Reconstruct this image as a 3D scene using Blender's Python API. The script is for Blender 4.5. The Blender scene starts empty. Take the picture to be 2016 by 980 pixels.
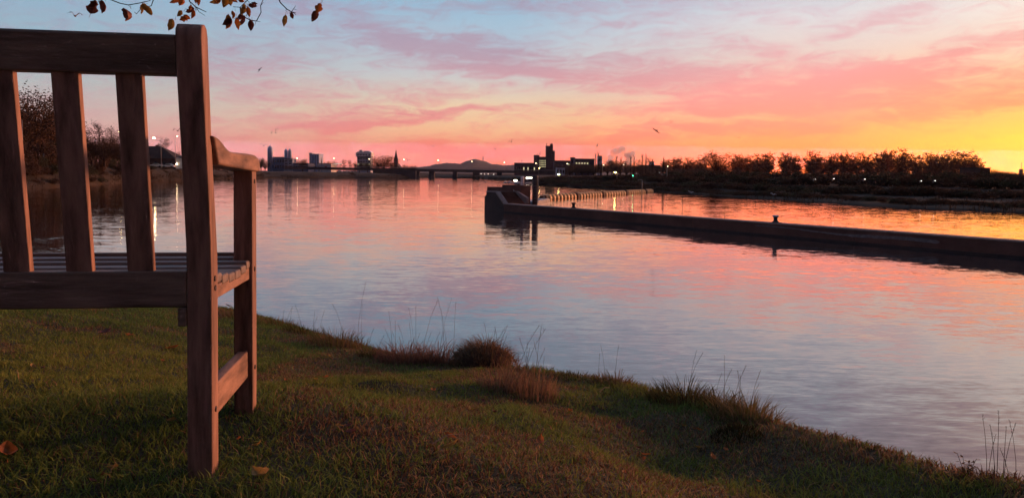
import bpy, math, random
import numpy as np
from mathutils import Vector, Matrix
random.seed(7); np.random.seed(7)
rad = math.radians
sc = bpy.context.scene
col = sc.collection

# ------------------------------------------------------------------ camera
F_PX = 1456.0; CX = 1008.0; CY = 418.3; PITCH = rad(3.0); ROLL = 0.012; CAMZ = 3.8
fw = Vector((0, math.cos(PITCH), -math.sin(PITCH))); rt0 = Vector((1, 0, 0)); up0 = rt0.cross(fw)
rt = rt0*math.cos(ROLL) + up0*math.sin(ROLL); up = up0*math.cos(ROLL) - rt0*math.sin(ROLL)
cam = bpy.data.cameras.new('camera'); camo = bpy.data.objects.new('camera', cam); col.objects.link(camo)
M = Matrix((rt, up, -fw)).transposed().to_4x4(); M.translation = Vector((0, 0, CAMZ)); camo.matrix_world = M
cam.sensor_width = 36.0; cam.lens = 36.0*F_PX/2016.0; cam.shift_y = -(490-CY)/2016.0
cam.clip_start = 0.05; cam.clip_end = 30000
sc.camera = camo
C0 = Vector((0, 0, CAMZ))
def ray(px, py): return fw + rt*((px-CX)/F_PX) - up*((py-CY)/F_PX)
def at(px, py, Y): d = ray(px, py); return C0 + d*(Y/d.y)
def atz(px, py, z): d = ray(px, py); return C0 + d*((z-CAMZ)/d.z)
def azel(px, py):
    d = ray(px, py).normalized(); return math.degrees(math.atan2(d.x, d.y)), math.degrees(math.asin(d.z))

# ------------------------------------------------------------------ render settings
sc.render.engine = 'CYCLES'
sc.view_settings.view_transform = 'Standard'; sc.view_settings.look = 'None'
sc.view_settings.gamma = 1.0; sc.view_settings.use_curve_mapping = False
sc.view_settings.exposure = 0.0
cy = sc.cycles
cy.use_denoising = True; cy.max_bounces = 6; cy.diffuse_bounces = 2; cy.glossy_bounces = 3
cy.transparent_max_bounces = 8; cy.volume_bounces = 2; cy.sample_clamp_indirect = 6.0; cy.sample_clamp_direct = 40.0
cy.use_adaptive_sampling = True; cy.adaptive_threshold = 0.02

SUN_AZ, SUN_EL = rad(52), rad(4.0)

# ------------------------------------------------------------------ world: evening sky
def lin(c): return tuple((v/255/12.92 if v/255 <= .04045 else ((v/255+.055)/1.055)**2.4) for v in c) + (1.0,)
w = bpy.data.worlds.new('World'); sc.world = w; w.use_nodes = True
nt = w.node_tree; N = nt.nodes; L = nt.links; N.clear()
def node(t, **k):
    n = N.new(t)
    for a, b in k.items(): setattr(n, a, b)
    return n
def mth(op, a, b=None, c=None, clamp=False):
    n = node('ShaderNodeMath', operation=op, use_clamp=clamp)
    for i, v in enumerate((a, b, c)):
        if v is None: continue
        if isinstance(v, (int, float)): n.inputs[i].default_value = v
        else: L.new(v, n.inputs[i])
    return n.outputs[0]
def mixc(f, a, b):
    n = node('ShaderNodeMix', data_type='RGBA')
    if isinstance(f, (int, float)): n.inputs[0].default_value = f
    else: L.new(f, n.inputs[0])
    for i, v in ((6, a), (7, b)):
        if isinstance(v, tuple): n.inputs[i].default_value = v
        else: L.new(v, n.inputs[i])
    return n.outputs[2]
def mapr(v, a, b, c=0.0, d=1.0, kind='LINEAR'):
    n = node('ShaderNodeMapRange', interpolation_type=kind); L.new(v, n.inputs[0])
    for i, x in enumerate((a, b, c, d)): n.inputs[i+1].default_value = x
    return n.outputs[0]
tc = node('ShaderNodeTexCoord'); sep = node('ShaderNodeSeparateXYZ'); L.new(tc.outputs['Generated'], sep.inputs[0])
X, Y, Z = sep.outputs
AZ = mth('MULTIPLY', mth('ARCTAN2', X, Y), 180/math.pi)
EL = mth('MULTIPLY', mth('ARCSINE', Z), 180/math.pi)
elr = mapr(EL, -2, 70)
def ramp(stops):
    n = node('ShaderNodeValToRGB'); L.new(ELW, n.inputs[0]); e = n.color_ramp.elements
    n.color_ramp.interpolation = 'LINEAR'
    while len(e) < len(stops): e.new(0.5)
    for i, (el, c) in enumerate(stops):
        e[i].position = (el+2)/72; 
    for i, (el, c) in enumerate(stops): e[i].color = lin(c)
    return n.outputs[0]
# slow warp so that bands are not ruler-straight
def comb(x, y, z=0.0):
    n = node('ShaderNodeCombineXYZ')
    for i, v in enumerate((x, y, z)):
        if isinstance(v, (int, float)): n.inputs[i].default_value = v
        else: L.new(v, n.inputs[i])
    return n.outputs[0]
def noise(vec, scale, detail=4, rough=.55, dist=0.0, off=0.0):
    n = node('ShaderNodeTexNoise', noise_dimensions='3D'); L.new(vec, n.inputs['Vector'])
    n.inputs['Scale'].default_value = scale; n.inputs['Detail'].default_value = detail
    n.inputs['Roughness'].default_value = rough; n.inputs['Distortion'].default_value = dist
    return n.outputs[0]
wv = noise(comb(mth('MULTIPLY', AZ, .05), mth('MULTIPLY', EL, .16), 3.1), 1.0, 3)
ELp = mth('ADD', EL, mth('MULTIPLY', mth('SUBTRACT', wv, .5), 1.6))
ELW = mapr(ELp, -2, 70)
CLEAR = {
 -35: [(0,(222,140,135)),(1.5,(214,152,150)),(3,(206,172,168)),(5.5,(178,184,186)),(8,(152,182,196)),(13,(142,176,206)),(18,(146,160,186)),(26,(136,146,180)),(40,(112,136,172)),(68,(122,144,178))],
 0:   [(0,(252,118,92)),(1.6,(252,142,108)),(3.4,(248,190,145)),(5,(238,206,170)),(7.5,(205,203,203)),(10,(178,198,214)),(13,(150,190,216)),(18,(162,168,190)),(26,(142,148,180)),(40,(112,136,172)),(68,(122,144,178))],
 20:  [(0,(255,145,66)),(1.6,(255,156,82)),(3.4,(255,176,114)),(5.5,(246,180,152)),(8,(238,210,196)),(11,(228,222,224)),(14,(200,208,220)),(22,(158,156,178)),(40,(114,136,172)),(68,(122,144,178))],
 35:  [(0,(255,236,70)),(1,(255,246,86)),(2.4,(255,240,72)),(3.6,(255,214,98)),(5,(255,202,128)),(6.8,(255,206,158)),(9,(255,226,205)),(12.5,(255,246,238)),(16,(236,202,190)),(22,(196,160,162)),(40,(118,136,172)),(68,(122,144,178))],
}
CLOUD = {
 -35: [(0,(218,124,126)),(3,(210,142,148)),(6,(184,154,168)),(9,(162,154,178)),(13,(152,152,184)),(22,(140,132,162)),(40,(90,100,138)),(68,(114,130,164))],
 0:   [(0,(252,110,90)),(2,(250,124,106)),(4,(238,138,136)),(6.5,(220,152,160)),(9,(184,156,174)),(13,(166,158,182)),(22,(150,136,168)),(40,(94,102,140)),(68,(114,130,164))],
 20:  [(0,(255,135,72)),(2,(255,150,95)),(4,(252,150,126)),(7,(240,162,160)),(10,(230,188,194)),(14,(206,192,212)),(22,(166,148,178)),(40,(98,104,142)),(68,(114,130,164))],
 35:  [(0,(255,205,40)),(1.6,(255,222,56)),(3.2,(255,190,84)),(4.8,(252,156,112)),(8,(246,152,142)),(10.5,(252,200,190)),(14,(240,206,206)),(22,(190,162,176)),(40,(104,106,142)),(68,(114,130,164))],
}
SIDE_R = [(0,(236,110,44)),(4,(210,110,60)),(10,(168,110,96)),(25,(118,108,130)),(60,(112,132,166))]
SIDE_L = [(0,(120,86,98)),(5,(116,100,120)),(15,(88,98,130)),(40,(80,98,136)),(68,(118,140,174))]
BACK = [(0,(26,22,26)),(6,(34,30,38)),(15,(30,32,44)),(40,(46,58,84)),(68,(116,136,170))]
def field(d):
    r = {k: ramp(v) for k, v in d.items()}
    c = mixc(mapr(AZ, -35, 0, kind='SMOOTHSTEP'), r[-35], r[0])
    c = mixc(mapr(AZ, 0, 20), c, r[20])
    c = mixc(mapr(AZ, 23, 38), c, r[35])
    return c
clear = field(CLEAR); cloud = field(CLOUD)
# placed cloud bands in azimuth / elevation (degrees), softened and torn by noise
stk = noise(comb(mth('MULTIPLY', AZ, .07), mth('ADD', mth('MULTIPLY', EL, .85), mth('MULTIPLY', AZ, .03)), 0.7), 1.0, 7, .66, .9)
fine = noise(comb(mth('ADD', mth('MULTIPLY', AZ, .28), mth('MULTIPLY', EL, -.15)), mth('MULTIPLY', EL, .9), 5.0), 1.3, 7, .66, 1.1)
wx = noise(comb(mth('MULTIPLY', AZ, .09), mth('MULTIPLY', EL, .25), 9.0), 1.0, 4, .6)
wy = noise(comb(mth('MULTIPLY', AZ, .11), mth('MULTIPLY', EL, .3), 17.0), 1.0, 5, .6)
AZd = mth('ADD', AZ, mth('MULTIPLY', mth('SUBTRACT', wx, .5), 9.0))
ELd = mth('ADD', EL, mth('MULTIPLY', mth('SUBTRACT', wy, .5), 3.4))
def blob(px, py, hl, ht, ang, wgt):
    a, e = azel(px, py); ca, sa = math.cos(rad(-ang)), math.sin(rad(-ang))
    dx = mth('SUBTRACT', AZd, a); dy = mth('SUBTRACT', ELd, e)
    u = mth('ADD', mth('MULTIPLY', dx, ca*25.4/hl), mth('MULTIPLY', dy, sa*25.4/hl))
    v = mth('ADD', mth('MULTIPLY', dx, -sa*25.4/ht), mth('MULTIPLY', dy, ca*25.4/ht))
    r2 = mth('ADD', mth('MULTIPLY', u, u), mth('MULTIPLY', v, v))
    return mth('MULTIPLY', mth('EXPONENT', mth('MULTIPLY', r2, -1.0)), wgt)
BL = [(800,75,300,34,11,1.0),(1150,130,330,34,5,.95),(1420,170,260,30,2,.45),(700,190,260,30,4,.5),
      (820,222,300,16,-4,.9),(700,246,190,9,-6,1.0),(1750,135,360,16,-12,1.05),(1650,190,380,30,-6,.95),
      (1480,95,260,16,14,.6),(1800,25,190,14,-14,.8),(1100,10,260,14,-3,.5),(1950,205,200,12,-8,.6),
      (1350,262,420,16,-4,.9),(950,292,420,16,0,.9),(460,130,110,50,0,.55),(1250,30,120,14,-8,.4),
      (950,205,150,10,-3,-.9),(830,254,150,9,-10,-1.1),(1150,205,170,11,-2,-.8),(1380,236,230,9,-4,-.7),(1120,248,120,5,-4,-.7),
      (1850,165,160,12,-8,-.5),(1700,90,250,14,10,-.4)]
tot = None
for b in BL:
    v = blob(*b); tot = v if tot is None else mth('ADD', tot, v)
tear = mapr(stk, .3, .7, .35, 1.35)
dens = mth('MULTIPLY', tot, tear)
dens = mth('ADD', dens, mth('MULTIPLY', mth('SUBTRACT', fine, .48), 2.6))
gen = noise(comb(mth('MULTIPLY', AZ, .045), mth('MULTIPLY', EL, .17), 30.0), 1.6, 6, .6, .8)
dens = mth('ADD', dens, mth('MULTIPLY', mth('SUBTRACT', gen, .48), mapr(EL, 10, 18, .9, 3.2)))
dens = mth('ADD', dens, .08)
dens = mth('MULTIPLY', mapr(dens, -.1, 1.25, 0.0, 1.0, 'SMOOTHSTEP'), .92)
front = mixc(dens, clear, cloud)
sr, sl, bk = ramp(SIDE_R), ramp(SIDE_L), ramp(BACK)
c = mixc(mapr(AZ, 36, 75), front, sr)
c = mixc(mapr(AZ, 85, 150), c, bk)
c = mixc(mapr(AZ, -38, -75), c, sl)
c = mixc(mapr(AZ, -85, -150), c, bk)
# below the horizon: dim
c = mixc(mapr(EL, -0.5, -3.0), c, lin((40, 34, 40)))
gw = mth('MULTIPLY', mth('EXPONENT', mth('MULTIPLY', mth('MULTIPLY', EL, EL), -.05)), mth('MULTIPLY', mapr(AZ, 3, 26, kind='SMOOTHSTEP'), mapr(AZ, 80, 45, kind='SMOOTHSTEP')))
glow = node('ShaderNodeMix', data_type='RGBA', blend_type='ADD'); L.new(gw, glow.inputs[0]); L.new(c, glow.inputs[6]); glow.inputs[7].default_value = (1.8, .11, 0, 1); c = glow.outputs[2]
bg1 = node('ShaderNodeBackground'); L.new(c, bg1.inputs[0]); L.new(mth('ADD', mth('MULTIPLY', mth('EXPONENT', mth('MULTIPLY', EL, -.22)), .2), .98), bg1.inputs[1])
sky = node('ShaderNodeTexSky', sky_type='NISHITA'); sky.sun_disc = False
sky.sun_elevation = SUN_EL; sky.sun_rotation = SUN_AZ; sky.air_density = 1.0; sky.dust_density = 2.0
bg2 = node('ShaderNodeBackground'); L.new(sky.outputs[0], bg2.inputs[0]); bg2.inputs[1].default_value = 0.006
ad = node('ShaderNodeAddShader'); L.new(bg1.outputs[0], ad.inputs[0]); L.new(bg2.outputs[0], ad.inputs[1])
wo = node('ShaderNodeOutputWorld'); L.new(ad.outputs[0], wo.inputs[0])
w.cycles.sampling_method = 'MANUAL'; w.cycles.sample_map_resolution = 512

# ------------------------------------------------------------------ sun (afterglow just outside the frame on the right)
sl_ = bpy.data.lights.new('sun', 'SUN'); so = bpy.data.objects.new('sun', sl_); col.objects.link(so)
sl_.energy = 5.0; sl_.angle = rad(9); sl_.color = (1.0, .40, .20)
sd = Vector((math.sin(SUN_AZ)*math.cos(SUN_EL), math.cos(SUN_AZ)*math.cos(SUN_EL), math.sin(SUN_EL)))
so.rotation_euler = sd.to_track_quat('Z', 'Y').to_euler(); so.location = (60, 50, 30)

# ------------------------------------------------------------------ helpers
def tag(o, label=None, cat=None, group=None, kind=None):
    if label: o['label'] = label
    if cat: o['category'] = cat
    if group: o['group'] = group
    if kind: o['kind'] = kind
    return o
def empty(name, loc, label=None, cat=None, group=None, rz=0.0):
    o = bpy.data.objects.new(name, None); o.location = loc; o.rotation_euler = (0, 0, rz); col.objects.link(o)
    o.empty_display_size = .2
    return tag(o, label, cat, group)
class MB:
    def __init__(s): s.v = []; s.f = []; s.c = []; s.cc = None
    def add(s, vs, fs):
        n = len(s.v); s.v += [tuple(p) for p in vs]; s.f += [tuple(i+n for i in f) for f in fs]
        if s.cc is not None: s.c += [s.cc]*len(vs)
        return s
    def box(s, a, b):
        (x0, y0, z0), (x1, y1, z1) = a, b
        return s.add([(x0,y0,z0),(x1,y0,z0),(x1,y1,z0),(x0,y1,z0),(x0,y0,z1),(x1,y0,z1),(x1,y1,z1),(x0,y1,z1)],
              [(0,3,2,1),(4,5,6,7),(0,1,5,4),(1,2,6,5),(2,3,7,6),(3,0,4,7)])
    def cbox(s, c, d): return s.box([c[i]-d[i]/2 for i in range(3)], [c[i]+d[i]/2 for i in range(3)])
    def tube(s, pts, rr, n=6, cap=True):
        pts = [Vector(p) for p in pts]; rings = []
        if isinstance(rr, (int, float)): rr = [rr]*len(pts)
        prev = None
        for i, p in enumerate(pts):
            t = (pts[min(i+1, len(pts)-1)] - pts[max(i-1, 0)])
            t = t.normalized() if t.length > 1e-9 else Vector((0, 0, 1))
            if prev is None: a = t.cross(Vector((0, 0, 1))); a = a if a.length > 1e-3 else t.cross(Vector((1, 0, 0)))
            else: a = prev - t*prev.dot(t)
            a.normalize(); prev = a; b = t.cross(a)
            rings.append([p + (a*math.cos(2*math.pi*k/n) + b*math.sin(2*math.pi*k/n))*rr[i] for k in range(n)])
        vs = [v for r in rings for v in r]; fs = []
        for i in range(len(pts)-1):
            for k in range(n): fs.append((i*n+k, i*n+(k+1) % n, (i+1)*n+(k+1) % n, (i+1)*n+k))
        if cap: fs += [tuple(range(n-1, -1, -1)), tuple(range((len(pts)-1)*n, len(pts)*n))]
        return s.add(vs, fs)
    def lathe(s, prof, n=16, o=(0, 0, 0)):
        vs = []; fs = []
        for r, z in prof:
            for k in range(n): vs.append((o[0]+r*math.cos(2*math.pi*k/n), o[1]+r*math.sin(2*math.pi*k/n), o[2]+z))
        for i in range(len(prof)-1):
            for k in range(n): fs.append((i*n+k, i*n+(k+1) % n, (i+1)*n+(k+1) % n, (i+1)*n+k))
        fs += [tuple(range(n-1, -1, -1)), tuple(range((len(prof)-1)*n, len(prof)*n))]
        return s.add(vs, fs)
    def prism(s, poly, axis, a, b):
        # poly in the two other axes, extruded along axis from a to b
        n = len(poly); vs = []
        for t in (a, b):
            for p in poly:
                q = list(p); q.insert(axis, t); vs.append(tuple(q))
        return s.add(vs, [tuple(range(n)), tuple(range(2*n-1, n-1, -1))] + [(i, (i+1) % n, n+(i+1) % n, n+i) for i in range(n)])
    def build(s, name, mat, parent=None, smooth=False, bevel=0.0, seg=2, fixn=True):
        me = bpy.data.meshes.new(name); me.from_pydata(s.v, [], s.f)
        if s.c:
            ca = me.color_attributes.new('tint', 'FLOAT_COLOR', 'POINT')
            ca.data.foreach_set('color', np.array([tuple(c)+(1.0,) for c in s.c], dtype=np.float32).ravel())
        if fixn and len(s.f) < 60000:
            import bmesh
            bm = bmesh.new(); bm.from_mesh(me); bmesh.ops.recalc_face_normals(bm, faces=bm.faces); bm.to_mesh(me); bm.free()
        me.materials.append(mat)
        if smooth: me.shade_smooth()
        o = bpy.data.objects.new(name, me); col.objects.link(o)
        if parent: o.parent = parent
        if bevel:
            m = o.modifiers.new('bevel', 'BEVEL'); m.width = bevel; m.segments = seg; m.limit_method = 'ANGLE'; m.angle_limit = rad(40)
            me.shade_smooth()
            m2 = o.modifiers.new('wn', 'WEIGHTED_NORMAL')
        return o
def copy_tree(o, parent=None):
    c = o.copy(); col.objects.link(c); c.parent = parent
    for ch in o.children: copy_tree(ch, c)
    return c

# ------------------------------------------------------------------ materials
def mat(name, base, rough=.8, var=.25, scale=4.0, bump=0.0, bscale=None, stretch=(1,1,1), coord='Object', spec=.3, metal=0.0, c2=None, tint=False, detail=6, subs=0.0):
    m = bpy.data.materials.new(name); m.use_nodes = True; t = m.node_tree; n = t.nodes; b = n['Principled BSDF']
    b.inputs['Roughness'].default_value = rough; b.inputs['Specular IOR Level'].default_value = spec; b.inputs['Metallic'].default_value = metal
    co = n.new('ShaderNodeTexCoord'); mp = n.new('ShaderNodeMapping'); mp.inputs['Scale'].default_value = stretch
    t.links.new(co.outputs[coord], mp.inputs[0])
    nz = n.new('ShaderNodeTexNoise'); nz.inputs['Scale'].default_value = scale; nz.inputs['Detail'].default_value = detail; nz.inputs['Roughness'].default_value = .6
    t.links.new(mp.outputs[0], nz.inputs['Vector'])
    r = n.new('ShaderNodeValToRGB'); r.color_ramp.elements[0].position = .3; r.color_ramp.elements[1].position = .7
    t.links.new(nz.outputs[0], r.inputs[0])
    lo = tuple(v*(1-var) for v in base); hi = tuple(min(1, v*(1+var)) for v in (c2 or base))
    r.color_ramp.elements[0].color = lo+(1,); r.color_ramp.elements[1].color = hi+(1,)
    if tint:
        at_ = n.new('ShaderNodeAttribute'); at_.attribute_name = 'tint'
        mx = n.new('ShaderNodeMix'); mx.data_type = 'RGBA'; mx.blend_type = 'MULTIPLY'; mx.inputs[0].default_value = 1
        t.links.new(r.outputs[0], mx.inputs[6]); t.links.new(at_.outputs['Color'], mx.inputs[7]); t.links.new(mx.outputs[2], b.inputs['Base Color'])
    else: t.links.new(r.outputs[0], b.inputs['Base Color'])
    if bump:
        nb = n.new('ShaderNodeTexNoise'); nb.inputs['Scale'].default_value = bscale or scale*3; nb.inputs['Detail'].default_value = 6
        t.links.new(mp.outputs[0], nb.inputs['Vector'])
        bp = n.new('ShaderNodeBump'); bp.inputs['Strength'].default_value = 1.0; bp.inputs['Distance'].default_value = bump
        t.links.new(nb.outputs[0], bp.inputs['Height']); t.links.new(bp.outputs[0], b.inputs['Normal'])
    if subs:
        tr = n.new('ShaderNodeBsdfTranslucent'); mxs = n.new('ShaderNodeMixShader'); mxs.inputs[0].default_value = subs
        src = b.inputs['Base Color'].links[0].from_socket; t.links.new(src, tr.inputs[0])
        t.links.new(b.outputs[0], mxs.inputs[1]); t.links.new(tr.outputs[0], mxs.inputs[2])
        t.links.new(mxs.outputs[0], n['Material Output'].inputs[0])
    return m
def emat(name, colr, s):
    m = bpy.data.materials.new(name); m.use_nodes = True; b = m.node_tree.nodes['Principled BSDF']
    b.inputs['Base Color'].default_value = (.4, .4, .4, 1); b.inputs['Emission Color'].default_value = colr+(1,); b.inputs['Emission Strength'].default_value = s
    return m
WZ = mat('wood_post', (.17, .09, .062), .7, .55, 9, .0016, 30, (4, 4, .55), c2=(.25, .135, .095))
WX = mat('wood_rail', (.125, .08, .058), .66, .5, 9, .0016, 30, (.55, 4, 4), c2=(.18, .12, .088))
WY = mat('wood_arm', (.18, .10, .07), .7, .55, 9, .0018, 26, (3, .7, 3), c2=(.26, .15, .105))
WS = mat('wood_seat', (.16, .12, .10), .55, .3, 9, .0015, 30, (.5, 4, 4), c2=(.2, .155, .13))
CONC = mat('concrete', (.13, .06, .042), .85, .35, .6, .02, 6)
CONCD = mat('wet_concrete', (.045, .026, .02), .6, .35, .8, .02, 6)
COPE = mat('coping_stone', (.27, .2, .175), .8, .3, 2.5, .01, 10)
IRON = mat('cast_iron', (.045, .032, .03), .55, .3, 8, .004, 30)
CAPW = mat('white_cap_paint', (.62, .6, .6), .5, .12, 10)
LIME = mat('lime_stain', (.17, .14, .135), .8, .35, 4, .004, 20)
STEEL = mat('dark_pile_steel', (.05, .045, .05), .55, .3, 1.5, .01, 8)
BARK = mat('bark', (.045, .03, .024), .9, .35, 8, .006, 20, (3, 3, .6))
BARKF = mat('far_bark', (.05, .03, .022), .9, .3, 2)
LEAFR = mat('autumn_leaf_red', (.36, .10, .03), .55, .5, 22, 0, c2=(.42, .15, .03), subs=.35)
LEAFD = mat('autumn_leaf_dark', (.07, .03, .026), .6, .5, 22, 0, c2=(.17, .06, .04), subs=.2)
LEAFY = mat('autumn_leaf_yellow', (.34, .22, .05), .55, .5, 22, 0, c2=(.32, .19, .05), subs=.35)
CROWN = mat('rust_foliage', (.15, .04, .016), .9, .45, 1.2, c2=(.22, .07, .022), subs=.45)
BUSHM = mat('bush_foliage', (.062, .032, .018), .9, .5, .8, c2=(.10, .05, .024), subs=.25)
BUSHG = mat('green_bush_foliage', (.034, .036, .016), .9, .5, .8, c2=(.07, .06, .024), subs=.15)
CONIF = mat('conifer_foliage', (.02, .024, .014), .9, .4, 1.5)
GRASS = mat('grass_blades', (1, 1, 1), .75, .18, 3, tint=True, subs=.3, spec=.15)
DRYG = mat('dry_grass', (1, 1, 1), .8, .2, 12, tint=True, subs=.3, spec=.15)
SOIL = mat('soil', (.035, .026, .014), .95, .5, 3, .012, 40, c2=(.06, .05, .022))
BANK = mat('far_bank_grass', (.018, .013, .007), .95, .5, .12, .12, .9, c2=(.038, .024, .012))
HILL = mat('hill_woods', (.02, .018, .014), .95, .4, .004)
BED = mat('river_bed', (.03, .028, .024), .95, .2, .1)
BRICK = mat('dark_brick', (.07, .035, .028), .9, .3, .5)
ROOF = mat('roof_tiles', (.04, .03, .028), .9, .3, .8)
WHITEP = mat('pale_cladding', (.74, .68, .68), .7, .1, .3)
GREYP = mat('grey_cladding', (.38, .4, .48), .6, .15, .3)
BLUEP = mat('blue_grey_cladding', (.15, .2, .32), .6, .15, .3)
SILO = mat('silo_steel', (.42, .52, .75), .5, .15, .3)
BRDG = mat('bridge_concrete', (.075, .06, .062), .85, .25, .2)
DKB = mat('dark_factory', (.09, .055, .075), .85, .2, .2)
CARP = mat('white_car_paint', (.6, .6, .62), .3, .04, 3, spec=.6)
GLASS = mat('dark_glass', (.02, .022, .026), .12, .1, 3, spec=.8)
RUB = mat('rubber', (.02, .02, .02), .8, .2, 5)
YEL = mat('cream_yellow_float', (.78, .44, .17), .55, .25, 1.2, .01, 4)
RUST = mat('rust_float_band', (.09, .03, .012), .7, .4, 2)
PONT = mat('pontoon_steel', (.12, .15, .2), .5, .25, 1)
GULLD = mat('gull_grey', (.13, .11, .11), .8, .3, 6)
GULLW = mat('gull_white', (.8, .76, .74), .8, .15, 6)
POLEM = mat('galvanised_pole', (.3, .28, .28), .5, .15, 2, metal=.3)
SIGNW = mat('white_sign', (.7, .66, .66), .6, .08, 3)
SIGNR = mat('red_sign', (.55, .05, .05), .6, .08, 3)
LAMPW = emat('lamp_warm', (1, .78, .45), 30); LAMPC = emat('lamp_white', (1, .9, .78), 7)
LAMPB = emat('lamp_bright', (1, .78, .38), 90)
LAMPY = emat('lamp_yellow', (1, .75, .22), 55); LAMPG = emat('lamp_green', (.05, 1, .35), 18); LAMPYG = emat('lamp_yellow_green', (.95, 1, .3), 40)
WINL = emat('lit_window', (1, .85, .45), .75); WINC = emat('lit_window_white', (.95, .95, .85), .7); STRIP = emat('bright_strip_light', (1, .93, .72), 7)

# ------------------------------------------------------------------ water
SWELL = (.02, .035, 0); WAVE = (.05, .10, 0); RIPPLE = (.04, .07, 0)
def water_mat():
    m = bpy.data.materials.new('river_water'); m.use_nodes = True; t = m.node_tree; n = t.nodes; l = t.links; n.clear()
    out = n.new('ShaderNodeOutputMaterial')
    gl = n.new('ShaderNodeBsdfGlossy'); gl.inputs['Roughness'].default_value = .012; gl.inputs['Color'].default_value = (.99, .92, .90, 1)
    df = n.new('ShaderNodeBsdfDiffuse'); df.inputs['Color'].default_value = (.055, .06, .06, 1)
    fr = n.new('ShaderNodeFresnel'); fr.inputs['IOR'].default_value = 1.9
    mr = n.new('ShaderNodeMapRange'); mr.inputs[1].default_value = .08; mr.inputs[2].default_value = .8; mr.inputs[3].default_value = .17; mr.inputs[4].default_value = 1.0
    l.new(fr.outputs[0], mr.inputs[0])
    mx = n.new('ShaderNodeMixShader'); l.new(mr.outputs[0], mx.inputs[0]); l.new(df.outputs[0], mx.inputs[1]); l.new(gl.outputs[0], mx.inputs[2])
    l.new(mx.outputs[0], out.inputs[0])
    co = n.new('ShaderNodeTexCoord')
    def nz(scale, st, det, rot=0, dist=0.0, out_='Color'):
        mp = n.new('ShaderNodeMapping'); mp.inputs['Scale'].default_value = st; mp.inputs['Rotation'].default_value = (0, 0, rot)
        l.new(co.outputs['Object'], mp.inputs[0])
        x = n.new('ShaderNodeTexNoise'); x.inputs['Scale'].default_value = scale; x.inputs['Detail'].default_value = det; x.inputs['Roughness'].default_value = .5; x.inputs['Distortion'].default_value = dist
        l.new(mp.outputs[0], x.inputs['Vector']); return x.outputs[out_]
    def vm(op, a, b):
        x = n.new('ShaderNodeVectorMath'); x.operation = op
        for i, v in enumerate((a, b)):
            if v is None: continue
            if isinstance(v, tuple): x.inputs[i].default_value = v
            else: l.new(v, x.inputs[i])
        return x.outputs[0]
    # wave slopes: swell, wavelets and fine ripple, stronger in wind-ruffled patches
    pt = nz(.05, (1, 2.6, 1), 3, rad(8), 0, 'Fac')
    pr = n.new('ShaderNodeMapRange'); pr.inputs[1].default_value = .36; pr.inputs[2].default_value = .62; pr.inputs[3].default_value = .45; pr.inputs[4].default_value = 1.15
    l.new(pt, pr.inputs[0])
    H5 = (.5, .5, .5)
    d = vm('MULTIPLY', vm('SUBTRACT', nz(.5, (1, 1.7, 1), 1, rad(5)), H5), SWELL)
    a = vm('MULTIPLY', vm('SUBTRACT', nz(1.7, (.75, 2.9, 1), 2, rad(7), .2), H5), WAVE)
    b = vm('MULTIPLY', vm('SUBTRACT', nz(6.0, (.8, 3.0, 1), 1, rad(-8)), H5), RIPPLE)
    ab = vm('ADD', a, b); cb = n.new('ShaderNodeCombineXYZ')
    for k in range(3): l.new(pr.outputs[0], cb.inputs[k])
    sl = vm('ADD', vm('MULTIPLY', ab, cb.outputs[0]), d)
    nn = vm('NORMALIZE', vm('ADD', sl, (0, 0, 1)), None)
    for q in (gl, df, fr): l.new(nn, q.inputs['Normal'])
    return m
WATER = water_mat()
mb = MB(); mb.add([(-1500, -200, 0), (1500, -200, 0), (1500, 1100, 0), (-1500, 1100, 0)], [(0, 1, 2, 3)])
tag(mb.build('water', WATER), 'calm rippled river reflecting the pink and orange sky', 'water', kind='structure')
mb = MB(); mb.add([(-6400, -500, -3.5), (6400, -500, -3.5), (6400, 6500, -3.5), (-6400, 6500, -3.5)], [(0, 1, 2, 3)])
tag(mb.build('ground', BED), 'flat ground under the river reaching to the horizon', 'ground', kind='structure')

# ------------------------------------------------------------------ near bank
CR = []   # crest of the near bank: plan x, y, and drop below the eye
def crest_px(px, py, Yd): p = at(px, py, Yd); return (p.x, p.y, CAMZ-p.z)
CR += [(-80, 24, 1.3), (-30, 14, 1.3), (-9, 8.6, 1.25), (-4.2, 6.9, 1.2)]
CR += [crest_px(*q) for q in ((470, 610, 6.2), (530, 628, 5.8), (640, 662, 5.2), (740, 688, 4.8), (860, 712, 4.4), (1000, 722, 4.15), (1110, 735, 3.9),
        (1230, 752, 3.6), (1290, 772, 3.35), (1400, 795, 3.05), (1530, 830, 2.65), (1700, 872, 2.3), (1880, 925, 2.0), (2030, 948, 1.85))]
CR += [(1.62, 1.2, .75), (2.3, -.5, .7), (5, -6, .7), (14, -25, .7), (40, -80, .7)]
CRa = np.array(CR)
def vnoise(x, y, s, seed=0):
    x = x*s; y = y*s; xi = np.floor(x).astype(np.int64); yi = np.floor(y).astype(np.int64); xf = x-xi; yf = y-yi
    def h(a, b):
        n = (a*374761393 + b*668265263 + seed*974634777) & 0x7fffffff
        n = ((n ^ (n >> 13))*1274126177) & 0x7fffffff; return (n ^ (n >> 16)) % 10007/10007.0
    u = xf*xf*(3-2*xf); v = yf*yf*(3-2*yf)
    return (h(xi, yi)*(1-u)+h(xi+1, yi)*u)*(1-v) + (h(xi, yi+1)*(1-u)+h(xi+1, yi+1)*u)*v
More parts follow.
